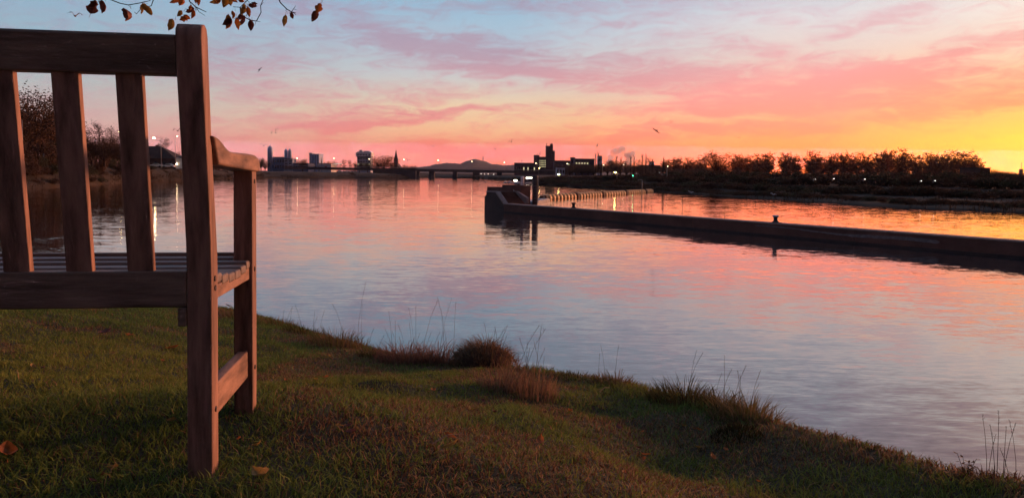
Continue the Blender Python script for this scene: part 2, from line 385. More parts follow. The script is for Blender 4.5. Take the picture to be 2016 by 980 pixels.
def crest_dist(x, y):
    best = np.full(x.shape, 1e9); dc = np.zeros(x.shape); sg = np.zeros(x.shape)
    for i in range(len(CRa)-1):
        ax, ay, ad = CRa[i]; bx, by, bd = CRa[i+1]; ex, ey = bx-ax, by-ay; L2 = ex*ex+ey*ey
        t = np.clip(((x-ax)*ex+(y-ay)*ey)/L2, 0, 1); dx = x-ax-t*ex; dy = y-ay-t*ey; d = np.hypot(dx, dy)
        m = d < best; best = np.where(m, d, best); dc = np.where(m, ad+(bd-ad)*t, dc)
        sg = np.where(m, np.sign(-(ex*dy-ey*dx)), sg)
    return best*np.where(sg == 0, 1, sg), dc
def ground_h(x, y):
    x = np.asarray(x, float); y = np.asarray(y, float)
    s, dc = crest_dist(x, y)
    t = np.clip(1-s/3.0, 0, 1)
    drop = .615+(dc-.615)*t
    near = np.clip(s/.5, 0, 1)
    bumps = (vnoise(x, y, 1.3, 1)-.5)*.05 + (vnoise(x, y, 4.1, 2)-.5)*.028 + (vnoise(x, y, 11, 3)-.5)*.012
    flat = np.clip((np.hypot(x+.8, y-1.7)-.5)/.6, .25, 1)
    # a worn step: the lawn ends in a low rim, the ledge by the water lies a little lower
    st = np.clip((1.05+.25*(vnoise(x, y, 1.1, 9)-.5)-s)/.28, 0, 1); st = st*st*(3-2*st)
    right = np.clip((x-.0)/.5, 0, 1)
    drop = drop + .075*st*right*np.clip(s/.45, 0, 1) - .035*right*np.exp(-((s-1.25)/.25)**2)
    bd = np.clip(1.35-np.hypot(x+.75, (y-1.7))/.75, 0, 1); bd = bd*bd*(3-2*bd)
    drop = drop+(.638-drop)*bd
    inside = CAMZ-drop+bumps*flat*near*(1-.7*bd)
    o = np.clip(-s, 0, None)
    outside = CAMZ-dc-.55*o-.9*o*o
    return np.maximum(np.where(s >= 0, inside, outside), -1.6)
gx = np.concatenate([np.linspace(-80, -6, 26)[:-1], np.linspace(-6, 3.6, 240), np.linspace(3.6, 60, 24)[1:]])
gy = np.concatenate([np.linspace(-80, -1, 20)[:-1], np.linspace(-1, 9, 250), np.linspace(9, 40, 16)[1:]])
GX, GY = np.meshgrid(gx, gy); GZ = ground_h(GX, GY)
nx_, ny_ = len(gx), len(gy)
vs = np.stack([GX.ravel(), GY.ravel(), GZ.ravel()], 1)
ii = (np.arange(ny_-1)[:, None]*nx_+np.arange(nx_-1)[None]).ravel()
me = bpy.data.meshes.new('near_bank'); me.from_pydata(vs.tolist(), [], np.stack([ii, ii+1, ii+1+nx_, ii+nx_], 1).tolist())
me.materials.append(SOIL); me.shade_smooth(); nb = bpy.data.objects.new('near_bank', me); col.objects.link(nb)
tag(nb, 'sloping earth of the near river bank under the lawn', 'river bank', kind='structure')
def gh(x, y): return float(ground_h(np.array([x]), np.array([y]))[0])
def on_ground(px, py, push=0.0):
    d = ray(px, py); t = .8; p = None
    while t < 12:
        p = C0+d*t
        if p.z < gh(p.x, p.y): return Vector((p.x, p.y, gh(p.x, p.y)))
        t += .01
    # above the crest: closest approach
    best = (9, None)
    for k in range(200):
        t = 1+k*.04; p = C0+d*t; e = p.z-gh(p.x, p.y)
        s, _ = crest_dist(np.array([p.x]), np.array([p.y]))
        if s[0] > .0 and e < best[0]: best = (e, p.copy())
    p = best[1]; return Vector((p.x, p.y, gh(p.x, p.y)))

def blades(base, hgt, wid, lean, laz, colr, name, material, parent=None, seg=2):
    """vectorised bent blades: base (n,3)"""
    n = len(base); az = np.random.rand(n)*2*np.pi
    sx = np.cos(az)*wid[:, None].ravel()/2; sy = np.sin(az)*wid/2
    side = np.stack([sx, sy, np.zeros(n)], 1); ld = np.stack([np.cos(laz), np.sin(laz), np.zeros(n)], 1)
    lv = [np.concatenate([], 0)] if False else []
    K = seg+1; rows = []
    for k in range(seg):
        t = k/seg; c = base + ld*(lean*hgt*t*t)[:, None] + np.array([0, 0, 1])*(hgt*t*(1-.25*lean*t))[:, None]
        wv_ = 1-.55*t
        rows += [c-side*wv_, c+side*wv_]
    tip = base + ld*(lean*hgt)[:, None] + np.array([0, 0, 1])*(hgt*(1-.25*lean))[:, None]
    rows.append(tip); V = np.stack(rows, 1); m = V.shape[1]
    off = np.arange(n)*m
    loops = []; starts = []; tot_ = []
    q = [np.stack([off+2*k, off+2*k+1, off+2*k+3, off+2*k+2], 1) for k in range(seg-1)]
    tri = np.stack([off+2*(seg-1), off+2*(seg-1)+1, off+2*seg], 1)
    lo = np.concatenate([a.ravel() for a in q]+[tri.ravel()])
    ls = np.concatenate([np.arange(n*(seg-1))*4, n*(seg-1)*4+np.arange(n)*3])
    me = bpy.data.meshes.new(name); me.vertices.add(n*m); me.vertices.foreach_set('co', V.astype(np.float32).ravel())
    me.loops.add(len(lo)); me.loops.foreach_set('vertex_index', lo.astype(np.int32))
    me.polygons.add(len(ls)); me.polygons.foreach_set('loop_start', ls.astype(np.int32))
    me.update(calc_edges=True); me.validate()
    ca = me.color_attributes.new('tint', 'FLOAT_COLOR', 'POINT')
    cc = np.concatenate([np.repeat(colr, m, 0), np.ones((n*m, 1))], 1).astype(np.float32); ca.data.foreach_set('color', cc.ravel())
    me.materials.append(material)
    o = bpy.data.objects.new(name, me); col.objects.link(o)
    if parent: o.parent = parent
    return o
# lawn
NB = 330000
yy = .75+np.random.rand(NB*2)**1.35*6.6; xx = -4.6+np.random.rand(NB*2)*7.0
ok = (np.abs(xx+.15) < .78*yy+.7)
sd_, _ = crest_dist(xx, yy); ok &= (sd_ > -.22)
xx = xx[ok][:NB]; yy = yy[ok][:NB]; n = len(xx)
zz = ground_h(xx, yy)
patch = vnoise(xx, yy, 2.2, 11)*.6+vnoise(xx, yy, 6.5, 12)*.4
pat2 = vnoise(xx, yy, 1.1, 15)
r = np.random.rand(n)
green = np.array([.085, .155, .036]); olive = np.array([.18, .19, .034]); straw = np.array([.24, .15, .075]); brown = np.array([.12, .058, .03])
s_, _ = crest_dist(xx, yy)
yel = np.clip(np.exp(-((s_-1.35)/.5)**2)*np.clip((xx-.0)/.5, 0, 1), 0, 1)
colr = green[None]*(1-pat2)[:, None]+olive[None]*pat2[:, None]
colr = colr*(1-.5*yel)[:, None]+np.array([.28, .24, .03])[None]*(.5*yel)[:, None]
dry = np.clip((patch-.52)/.12, 0, 1)*.75
isd = np.random.rand(n) < dry*.8+.1
colr = np.where(isd[:, None], np.where((r > .5)[:, None], straw[None], brown[None]), colr)
colr = colr*(.8+1.1*np.random.rand(n))[:, None]
hg = (.011+.022*np.random.rand(n))*(1-.35*dry)*(.75+.6*vnoise(xx, yy, 7, 21)); hg = np.where(s_ < .15, hg*1.35, hg)
wd = .0022+.0022*np.random.rand(n)
g = blades(np.stack([xx, yy, zz-.002], 1), hg, wd, .3+1.1*np.random.rand(n), np.random.rand(n)*2*np.pi, colr, 'lawn_grass', GRASS)
tag(g, 'short green and brown lawn grass covering the near bank', 'grass', kind='stuff')

# tussocks and tall grasses along the rim
def tussock(px, py, rad_, hmax, nbl, colA, colB, label, stalks=0, sh=.3, mound=0.0, cat='grass tuft', name='grass_tussock', lean=.7, group=None):
    p = on_ground(px, py); o = empty(name, p, label, cat, group)
    n = nbl; a = np.random.rand(n)*2*np.pi; rr = rad_*np.sqrt(np.random.rand(n))
    bx, by = rr*np.cos(a), rr*np.sin(a)
    bz = ground_h(bx+p.x, by+p.y)-p.z + mound*np.clip(1-(rr/rad_)**2, 0, 1)**.6
    hh = .8*hmax*(.25+.75*np.random.rand(n)**1.3)*(1-.45*(rr/rad_)**2)
    if mound > .05:
        m_ = MB(); m_.cc = tuple(v*.45 for v in colA); rg_ = random.Random(int(px)); R_ = rad_*.82
        pr_ = [(R_*math.cos(t_), mound*1.05*math.sin(t_)) for t_ in (-.3, 0, .3, .6, .9, 1.2, 1.45)]
        m_.lathe(pr_, 18); m_.v = [(x_*rg_.uniform(.9, 1.08), y_*rg_.uniform(.9, 1.08), z_+rg_.uniform(-.006, .006)) for x_, y_, z_ in m_.v]; m_.build('thatch', DRYG, o, smooth=True)
    t = np.random.rand(n)[:, None]; cc = (np.array(colA)*t+np.array(colB)*(1-t))*(.6+.7*np.random.rand(n))[:, None]
    la = np.where(np.random.rand(n) < .7, a, np.random.rand(n)*6.28)
    blades(np.stack([bx, by, bz], 1), hh, .0022+.0025*np.random.rand(n), lean*(.3+np.random.rand(n)), la, cc, 'blades', DRYG, o, 4)
    for k in range(stalks):
        aa = random.random()*6.28; q = rad_*random.random(); b = Vector((q*math.cos(aa), q*math.sin(aa), 0)); h = sh*random.uniform(.4, .88)
        ln = Vector((random.uniform(-.25, .35), random.uniform(-.2, .2), 0))*h
        b.z = gh(p.x+b.x, p.y+b.y)-p.z
        m_ = MB(); m_.cc = tuple(v*random.uniform(.6, 1.1) for v in colA)
        pts = [b+ln*(t*t)+Vector((0, 0, h*t)) for t in (0, .35, .7, 1)]
        m_.tube(pts, [.001, .0008, .0006, .0004], 4)
        for j in range(7):
            t = .78+.22*j/7; c_ = b+ln*(t*t)+Vector((0, 0, h*t)); dd = Vector((random.uniform(-1, 1), random.uniform(-1, 1), 1.2)).normalized()*.011*h/.3
            m_.tube([c_, c_+dd], [.0006, .0003], 3)
        m_.build('seed_stalk', DRYG, o)
    return o
RED = (.22, .13, .08); PINKS = (.32, .17, .115); STR = (.30, .21, .11); DG = (.035, .035, .012); OL = (.13, .13, .035); DB = (.05, .03, .02)
tussock(470, 628, .14, .16, 260, RED, OL, 'reddish dry grass tuft seen between the bench legs', 3, .2)
tussock(545, 640, .16, .12, 420, OL, RED, 'low olive and red tuft just right of the bench front leg', 3, .22)
tussock(600, 655, .16, .10, 380, OL, DG, 'low green tuft on the rim beyond the bench', 2, .3)
tussock(665, 680, .2, .2, 620, RED, OL, 'reddish tuft with two long stalks leaning right', 5, .5)
tussock(735, 702, .1, .1, 260, DB, OL, 'small dark tuft in the dip left of the pink grasses', 2, .2)
tussock(800, 712, .19, .22, 900, PINKS, RED, 'wide pinkish dry tuft left of the round mound', 9, .42)
tussock(862, 716, .15, .24, 620, PINKS, RED, 'narrow pinkish tuft touching the round mound', 8, .45)
tussock(955, 720, .2, .13, 1900, RED, STR, 'round brown mound of matted dry grass on the rim', 4, .3, mound=.11, lean=1.3)
tussock(1045, 775, .13, .22, 330, PINKS, STR, 'tall reddish grass clump right of the round mound', 12, .34, lean=.35)
tussock(985, 765, .1, .2, 240, PINKS, STR, 'sparse pale stalks in front of the round mound', 8, .34)
tussock(1135, 742, .12, .06, 300, OL, DG, 'low green tuft left of the orange-tipped one', 0)
tussock(1215, 752, .13, .1, 520, OL, RED, 'green tuft with orange tips on the ledge', 3, .26)
tussock(1350, 780, .17, .17, 900, DB, OL, 'dark tall tuft with bristly top on the ledge', 3, .3)
tussock(1420, 790, .13, .15, 500, OL, DB, 'bristly brown tuft between the dark and the golden one', 3, .3)
tussock(1475, 815, .15, .16, 700, STR, OL, 'golden brown tuft at the right end of the tuft row', 6, .3)
tussock(1450, 865, .09, .05, 500, DG, DG, 'low very dark tuft in front of the golden one', 0, mound=.03)
tussock(1955, 945, .1, .05, 240, RED, DB, 'thin reeds with bent tips at the lower right corner', 9, .22, name='reeds', cat='reeds')
tussock(1700, 880, .05, .03, 80, OL, DG, 'tiny sprig on the bare right slope', 0)
# leafy weed near the lower right corner
p = on_ground(1902, 938); wd_ = empty('leafy_weed', p, 'small orange leafy weed at the rim near the lower right corner', 'plant')
m_ = MB(); m2 = MB()
for k in range(9):
    a = k*.75; h = .03+.012*(k % 4); d = Vector((math.cos(a)*.4, math.sin(a)*.4, 1)).normalized(); b = Vector((0, 0, -.005))
    m_.tube([b, b+d*h], [.001, .0006], 4)
    for j in range(7):
        q = b+d*h*(.35+.1*j); s = Vector((math.cos(a+j*2.1), math.sin(a+j*2.1), -.2 if j % 2 else .35)); e = q+s*.013; wv_ = s.cross(Vector((0, 0, 1))).normalized()*.0035
        m2.add([q, q+s*.006+wv_, e, q+s*.006-wv_], [(0, 1, 2, 3)])
m_.build('stem', BARK, wd_); m2.build('leaves', mat('weed_leaf', (.2, .09, .025), .7, .4, 30, subs=.3), wd_, fixn=False)

# fallen leaves
def leaf_mesh(L_=.06, W_=.034, curl=.25, ragged=0.0, seed=0):
    rg = random.Random(seed); m_ = MB(); nL = 8; rows = []
    for i in range(nL+1):
        t = i/nL; wv_ = W_*.5*(math.sin(math.pi*min(1, t*1.02)**.8))**.85*(1+ragged*rg.uniform(-.6, .5)); zc = curl*L_*(t-.5)**2*2 + rg.uniform(-.002, .002)
        rows.append([(-wv_, t*L_, zc+wv_*.7*curl*2), (-wv_*.5, t*L_, zc+wv_*.15), (0, t*L_, zc-.001), (wv_*.5, t*L_, zc+wv_*.15), (wv_, t*L_, zc+wv_*.7*curl*2)])
    vs = [v for r_ in rows for v in r_]; fs = [(i*5+k, i*5+k+1, (i+1)*5+k+1, (i+1)*5+k) for i in range(nL) for k in range(4)]
    m_.add(vs, fs); m_.tube([(0, -.018, .002), (0, -.008, .0), (0, .0, -.001)], [.0007, .0007, .0009], 4, False)
    return m_
special = [(352, 692, 1.2, LEAFR, 'pale orange curled leaf lying just left of the bench rear leg'),
           (197, 668, 1.3, LEAFD, 'dark curled leaf in the lawn under the bench back'),
           (262, 668, 1.0, LEAFR, 'rust red leaf in the lawn right of the dark curled one'),
           (648, 710, .9, LEAFY, 'yellowish leaf on the bare patch near the rim'),
           (648, 752, .5, LEAFR, 'small orange leaf in the middle of the lawn'),
           (848, 780, .5, LEAFR, 'small orange leaf in the lawn right of centre'),
           (868, 905, .8, LEAFY, 'straw coloured leaf in the foreground lawn'),
           (1062, 892, .7, LEAFR, 'pinkish brown leaf in the foreground right of centre'),
           (1340, 848, .45, LEAFY, 'pale leaf standing upright on the lower ledge'),
           (455, 600, .9, LEAFD, 'dark ragged leaf caught in the grass between the bench legs'),
           (15, 925, 1.1, LEAFR, 'reddish leaf at the lower left edge'),
           (525, 962, 1.0, LEAFY, 'curved straw leaf at the bottom edge by the bench')]
for i, (px, py, s, mt, lb) in enumerate(special):
    p = on_ground(px, py); o = leaf_mesh(.06*s, .034*s, .35, .2, i).build('fallen_leaf', mt, smooth=True, fixn=False)
    o.location = p+Vector((0, 0, .022)); o.rotation_euler = (random.uniform(-.3, .5), random.uniform(-.4, .4), random.uniform(0, 6.28)); tag(o, lb, 'leaf')
protos = [leaf_mesh(.04, .022, .4, .3, 40+i).build('fallen_leaf', (LEAFR, LEAFD, LEAFY)[i], smooth=True, fixn=False) for i in range(3)]
for i in range(42):
    o = protos[i] if i < 3 else protos[i % 3].copy()
    if i >= 3: col.objects.link(o)
    px = random.uniform(20, 1500); py = random.uniform(max(700, 640+px*.13), 970); p = on_ground(px, py)
    o.location = p+Vector((0, 0, .014)); s = random.uniform(.45, 1.0); o.scale = (s, s, s); o.rotation_euler = (random.uniform(-.4, .4), random.uniform(-.4, .4), random.uniform(0, 6.28))
    tag(o, 'small brown autumn leaf half sunk in the lawn grass', 'leaf', 'small leaves scattered over the lawn')
# dead twigs
for i, (px, py, ln, a, lb) in enumerate([(635, 700, .12, .3, 'thin pale twig lying near the rim beyond the bench'), (1180, 780, .09, .9, 'short straight twig on the lower ledge'),
        (520, 700, .06, .2, 'short pale twig right of the bench front leg'), (850, 890, .1, .8, 'pale curved twig in the foreground lawn')]):
    p = on_ground(px, py); m_ = MB(); d = Vector((math.cos(a), math.sin(a), 0))
    m_.tube([d*0, d*ln*.5+Vector((0, 0, .01)), d*ln], [.0018, .0015, .0008], 5)
    o = m_.build('twig', mat('dry_twig', (.2, .14, .09), .8, .2, 10)); o.location = p+Vector((0, 0, .02)); tag(o, lb, 'twig')

# ------------------------------------------------------------------ bench
yaw = .1418; cu, su = math.cos(yaw), math.sin(yaw); lv_ = .0188
bench = empty('park_bench', (-.6147, 1.504, CAMZ-.62), 'weathered brown wooden garden bench seen from behind on the lawn', 'bench')
bench.matrix_world = Matrix(((cu, -su, -lv_*su*-1*-1, -.6147), (su, cu, lv_*cu, 1.504), (0, -lv_, 1, CAMZ-.62), (0, 0, 0, 1))) if False else Matrix.Translation((-.6147, 1.504, CAMZ-.62)) @ Matrix.Rotation(yaw, 4, 'Z') @ Matrix.Rotation(-lv_, 4, 'X')
K = .153
def backv(z): return -K*(z-.43) if z > .43 else 0.0
BL_ = 1.5
for a in (0.0, -BL_+.05):
    # rear leg with raked upper part and rounded head
    x1, x0 = a, a-.05
    m_ = MB()
    prof = [(0, -.12), (0, .25), (0, .40), (-.004, .47), (-.03, .64), (-.058, .80), (-.068, .875), (-.066, .893), (-.056, .903), (-.04, .906), (-.028, .901), (-.02, .885), (-.012, .82), (.008, .66), (.038, .51), (.050, .44), (.0515, .36), (.0515, -.12)]
    m_.prism(prof, 0, x0, x1)
    m_.build('leg', WZ, bench, bevel=.004)
    # front leg
    m_ = MB(); m_.box((x0+.002, .407, -.12), (x1, .459, .632)); m_.build('leg', WZ, bench, bevel=.004)
    # armrest with a scrolled top
    m_ = MB(); xa, xb = (a-.058, a+.009) if a == 0 else (a-.064, a+.008)
    top = [(-.010, .690), (.012, .689), (.035, .686), (.06, .680), (.09, .672), (.12, .666), (.16, .664), (.25, .666), (.36, .668), (.41, .667), (.44, .663), (.460, .652), (.466, .64)]
    bot = [(.464, .626), (.40, .626), (.25, .628), (.12, .630), (.028, .632)]
    m_.prism(top+bot, 0, xa, xb)
    m_.build('armrest', WY, bench, bevel=.006, seg=3)
    m_ = MB(); m_.box((x0+.012, .052, .345), (x1-.008, .406, .376)); m_.build('side_rail', WY, bench, bevel=.003)
    m_ = MB(); m_.box((x0+.012, .050, .088), (x1-.012, .408, .158)); m_.build('stretcher', WY, bench, bevel=.004)
# back rails
def slant(x0, x1, z0, z1, o0, o1):
    m_ = MB(); v = lambda z, o: backv(z)+o
    m_.prism([(v(z0, o0), z0), (v(z1, o0), z1), (v(z1, o1), z1), (v(z0, o1), z0)], 0, x0, x1); return m_
m_ = MB(); xs = np.linspace(-BL_+.1, -.05, 13)
pr = [(backv(.804), .804), (backv(.876), .876), (backv(.88)+.006, .881), (backv(.88)+.028, .881), (backv(.876)+.036, .875), (backv(.804)+.036, .804)]
m_.prism(pr, 0, -BL_+.1, -.05); m_.build('top_rail', WX, bench, bevel=.003)
slant(-BL_+.1, -.05, .339, .413, -.001, .035).build('back_rail', WX, bench, bevel=.003)
m_ = MB(); m_.box((-.066, -.004, .30), (-.05, .03, .338)); m_.build('corner_block', WX, bench, bevel=.002)
x = -.116
while x > -BL_+.12:
    slant(x-.05, x, .41, .806, .008, .026).build('back_slat', WZ, bench, bevel=.0025); x -= .1163
for a_, v_, z_ in ((.0005, .024, .395), (.0005, .026, .375), (.0005, .43, .37), (.0005, .432, .11), (.0005, .026, .12), (.0005, .43, .60)):
    MB().tube([(a_-.004, v_, z_), (a_+.0015, v_, z_)], .006, 10).build('wooden_plug', IRON, bench)
# seat slats, dished
for v0, v1, z in [(.056, .112, .399), (.118, .176, .391), (.182, .238, .386), (.244, .300, .385), (.306, .362, .389), (.368, .404, .396)]:
    m_ = MB(); m_.box((-BL_+.052 if v0 > .3 else -BL_+.02, v0, z-.022), (-.006, v1, z)); m_.build('seat_slat', WS, bench, bevel=.005)
m_ = MB(); m_.box((-BL_+.052, .41, .378), (-.053, .458, .402)); m_.build('seat_slat', WS, bench, bevel=.005)
m_ = MB(); m_.box((-BL_+.052, .462, .36), (-.053, .484, .41)); m_.build('front_rail', WX, bench, bevel=.004)
for a, b in ((-.75, .05), ):
    m_ = MB(); m_.box((a-.02, b, .34), (a+.02, .46, .36)); m_.build('seat_support', WX, bench, bevel=.003)

# ------------------------------------------------------------------ tree over the bench, its twigs hang into the picture
tr = empty('autumn_tree', (-4.3, 2.9, gh(-4.3, 2.9)), 'tree whose thin twigs with curled orange leaves hang in at the top left', 'tree')
def tl(p): return Vector(p)-tr.location
m_ = MB(); m_.tube([(0, 0, -.2), (.02, .0, .6), (.08, .05, 1.5), (.12, .02, 2.6), (.05, -.05, 3.9), (.1, 0, 5.2)], [.24, .18, .15, .12, .08, .03], 12)
m_.build('trunk', BARK, tr, smooth=True)
YD = 3.5
def tw(px, py, Yd=YD): return tl(at(px, py, Yd))
hubs = {'a': tw(255, -70), 'b': tw(385, -80), 'c': tw(500, -70), 'd': tw(560, -75), 'e': tw(635, -80)}
limb = [Vector((.12, .02, 2.2)), Vector((1.0, .35, 2.35)), tw(150, -110), hubs['a'], hubs['b'], hubs['c'], hubs['d'], hubs['e']+Vector((.02, 0, 0))]
m_ = MB(); m_.tube(limb, [.07, .05, .03, .02, .014, .011, .008, .005], 8); m_.build('limb', BARK, tr, smooth=True)
m_ = MB(); m_.tube([Vector((.1, 0, 3)), Vector((-1.2, .5, 4.2)), Vector((-2.2, .8, 4.8))], [.06, .04, .015], 8); m_.build('limb', BARK, tr, smooth=True)
m_ = MB(); m_.tube([Vector((.08, 0, 3.4)), Vector((1.0, -.6, 4.4)), Vector((2.0, -1, 5.0))], [.06, .035, .012], 8); m_.build('limb', BARK, tr, smooth=True)
TW = [([(205, -60), (213, -20), (218, 0), (236, 7), (253, 10.5), (278, 6), (295, 2), (303, -14)], .0032), ([(303, -14), (302, 0), (298, 12), (278, 17), (269, 28)], .0026),
      ([(200, -40), (199, -5), (192, 6)], .002), ([(278, 17), (283, 10), (290, 8)], .0015), ([(255, -70), (303, -14)], .004), ([(269, 28), (264, 24)], .0014), ([(253, 10.5), (258, 18)], .0012),
      ([(385, -80), (366, -30), (373, 3), (385, 14), (397, 20), (406, 24)], .0032), ([(385, 14), (392, 24), (403, 31)], .0018), ([(366, -30), (350, -6)], .002), ([(373, 3), (378, 14)], .0015), ([(385, 14), (384, 26)], .0012),
      ([(500, -70), (487, -20), (487, 1), (473, 15), (459, 14)], .003), ([(473, 15), (474, 31), (495, 41), (505, 42), (514, 25), (513, 12), (518, 0), (510, -30), (500, -70)], .003),
      ([(505, 42), (513, 43.6)], .0016), ([(504, 42), (502, 50)], .0012), ([(474, 31), (468, 36)], .0014), ([(487, 1), (495, 12)], .0012), ([(495, 41), (488, 34)], .0012), ([(513, 12), (519, 5)], .0013), ([(487, -20), (450, -15)], .002),
      ([(560, -75), (545, -10), (552, 6), (564, 18), (574, 24), (582, 26)], .0034), ([(574, 24), (578, 18), (582, 12)], .0018), ([(577, 25), (583, 30)], .0018), ([(578, 18), (584, 20)], .0013), ([(564, 18), (566, 28)], .001), ([(564, 18), (562, 22)], .001),
      ([(635, -80), (637, -20), (636, 0), (632, 10)], .0011)]
for pts, r0 in TW:
    P3 = [tw(a, b, YD+.03*math.sin(i*1.7+r0*900)) for i, (a, b) in enumerate(pts)]
    m_ = MB(); m_.tube(P3, [r0*(1-.55*i/(len(P3)-1)) for i in range(len(P3))], 6)
    m_.build('twig', BARK, tr, smooth=True)
LV = [(183, 14, 30, 20, LEAFD), (207, 17, 27, 180, LEAFD), (200, -2, 18, 250, LEAFR), (259, 32, 26, 175, LEAFD), (283, 20, 19, 185, LEAFY), (297, 24, 24, 145, LEAFY), (345, 3, 22, 250, LEAFR), (362, 5, 22, 190, LEAFR),
      (376, 23, 20, 250, LEAFD), (383, 31, 18, 200, LEAFR), (391, 4, 18, 180, LEAFR), (340, 52, 24, 200, LEAFY), (362, 36, 18, 250, LEAFR), (371, 36, 16, 120, LEAFR), (425, 4, 24, 260, LEAFY), (443, 6, 24, 200, LEAFY), (455, 4, 20, 170, LEAFY),
      (455, 47, 30, 190, LEAFR), (469, 48, 26, 170, LEAFR), (450, 44, 22, 240, LEAFD), (481, 42, 20, 200, LEAFD), (496, 53, 22, 180, LEAFD), (489, 25, 22, 170, LEAFR), (480, 23, 18, 210, LEAFY), (499, 14, 18, 95, LEAFD), (463, 31, 16, 180, LEAFR),
      (560, 42, 24, 190, LEAFY), (573, 34, 14, 160, LEAFD), (627, 18, 22, 200, LEAFR), (620, 34, 26, 205, LEAFD), (462, 2, 16, 120, LEAFR), (478, 3, 12, 100, LEAFR), (315, -4, 18, 230, LEAFR)]
_r = random.Random(77)
for q_ in [v for v in LV if v[0] < 500][::2]: LV.append((q_[0]+_r.uniform(-7, 7), q_[1]-_r.uniform(1, 9), q_[2]*_r.uniform(.6, .95), q_[3]+_r.uniform(-50, 50), _r.choice((LEAFR, LEAFY, LEAFY, LEAFD))))
for i, (px, py, ln, ang, mt) in enumerate(LV):
    S = ln/F_PX*YD
    o = leaf_mesh(S, S*(.66, .5, .42, .58)[i % 4], (.5, .9, .3, 1.2)[i % 4], .25 if i % 4 else .6, 100+i).build('leaf', mt, tr, smooth=True, fixn=False)
    a = rad(ang); d = (rt*math.sin(a)+up*math.cos(a)).normalized()
    y_ = d; z_ = (Vector((random.uniform(-.7, .7), -1, random.uniform(-.5, .5)))); x_ = y_.cross(z_).normalized(); z_ = x_.cross(y_)
    Mx = Matrix((x_, y_, z_)).transposed().to_4x4(); Mx.translation = tw(px, py, YD+random.uniform(-.06, .06))-y_*S*.5
    o.matrix_local = Mx

# ------------------------------------------------------------------ guide wall (pier)
def V3(a): return np.array(a)
WH = 0.86
wa = atz(992, 400.6, WH); wb = atz(2016, 474.5, WH)
wd3 = (wb-wa); wd3.z = 0; wdir = wd3.normalized(); wn = Vector((-wdir.y, wdir.x, 0)); wn = wn if wn.y > 0 else -wn   # away from camera
ang = math.atan2(wdir.y, wdir.x)
pier = empty('guide_wall', (wa.x, wa.y, 0), 'long low dark concrete guide wall running out into the river', 'quay wall', rz=ang)
PL = 110.0
sgn = 1 if Vector((-math.sin(ang), math.cos(ang), 0)).dot(wn) > 0 else -1     # local +y * sgn = away
def bx(m_, x0, x1, y0, y1, z0, z1): m_.box((x0, min(sgn*y0, sgn*y1), z0), (x1, max(sgn*y0, sgn*y1), z1)); return m_
m_ = MB()
for k in range(9): bx(m_, k*12.2+.0, k*12.2+12.17, 0.0, .85, .12, WH-.08)
m_.build('wall', CONC, pier)
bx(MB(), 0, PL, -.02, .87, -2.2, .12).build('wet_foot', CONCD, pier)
m_ = MB()
for k in range(37): bx(m_, k*2.96+.0, k*2.96+2.94, -.035, .885, WH-.08, WH)
m_.build('coping', COPE, pier, bevel=.012)
# head block: near parapet with the steps behind it, high block behind
def loc(px, py, z): q = atz(px, py, z)-pier.location; c_, s_2 = math.cos(-ang), math.sin(-ang); return (q.x*c_-q.y*s_2, q.x*s_2+q.y*c_)
D0 = (wa-C0).length
sc_ = (CAMZ-WH)/((400.6-342)/1.0)             # metres per px at the head
# x positions along the wall direction for given px on the near face line
def alongx(px):
    d = ray(px, 400); o = Vector((0, 0)); den = d.x*(-wdir.y)+d.y*wdir.x
    # intersect plan ray with plan line wa + t*wdir
    det = d.x*(-wdir.y)-d.y*(-wdir.x); t = (d.x*wa.y-d.y*wa.x)/(-det) if abs(det) > 1e-9 else 0
    return (Vector((wa.x, wa.y))*0, t)[1]
def plan_t(px):
    d = ray(px, 400); a11, a12, a21, a22 = d.x, -wdir.x, d.y, -wdir.y; det = a11*a22-a12*a21
    s = (wa.x*a22-a12*wa.y)/det; t = (a11*wa.y-a21*wa.x)/det; return t
xl = plan_t(957.5); xs0 = plan_t(975); xs1 = 0.0
def ztop(px, py, x, y=0.0):
    P_ = pier.matrix_world @ Vector((x, sgn*y, 0)); d = ray(px, py); k = (P_.y)/d.y; return (C0+d*k).z
bpy.context.view_layer.update()
zc = ztop(975, 376.5, xs0); z3 = ztop(960, 368.2, xl)
head = empty('wall_head', (wa.x, wa.y, 0), 'taller concrete head of the guide wall with steps and crew of gulls', 'pier head', rz=ang)
head['label'] = 'tall concrete head block with steps at the left end of the guide wall'
m_ = MB()   # near parapet: level, then follows the steps down
pp = [(xl, -2.2), (xl, zc-.12), (xs0, zc-.12), (xs1, WH-.12), (xs1, -2.2)]
def side_prism(m_, poly, y0, y1): m_.prism([(p_[0], p_[1]) for p_ in poly], 1, sgn*y0, sgn*y1); return m_
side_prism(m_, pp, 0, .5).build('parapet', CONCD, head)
cp = [(xl-.03, zc-.12), (xl-.03, zc), (xs0+.05, zc), (xs1+.0, WH+.003), (xs1, WH-.12), (xs0, zc-.12)]
side_prism(MB(), cp, -.03, .53).build('coping', COPE, head)
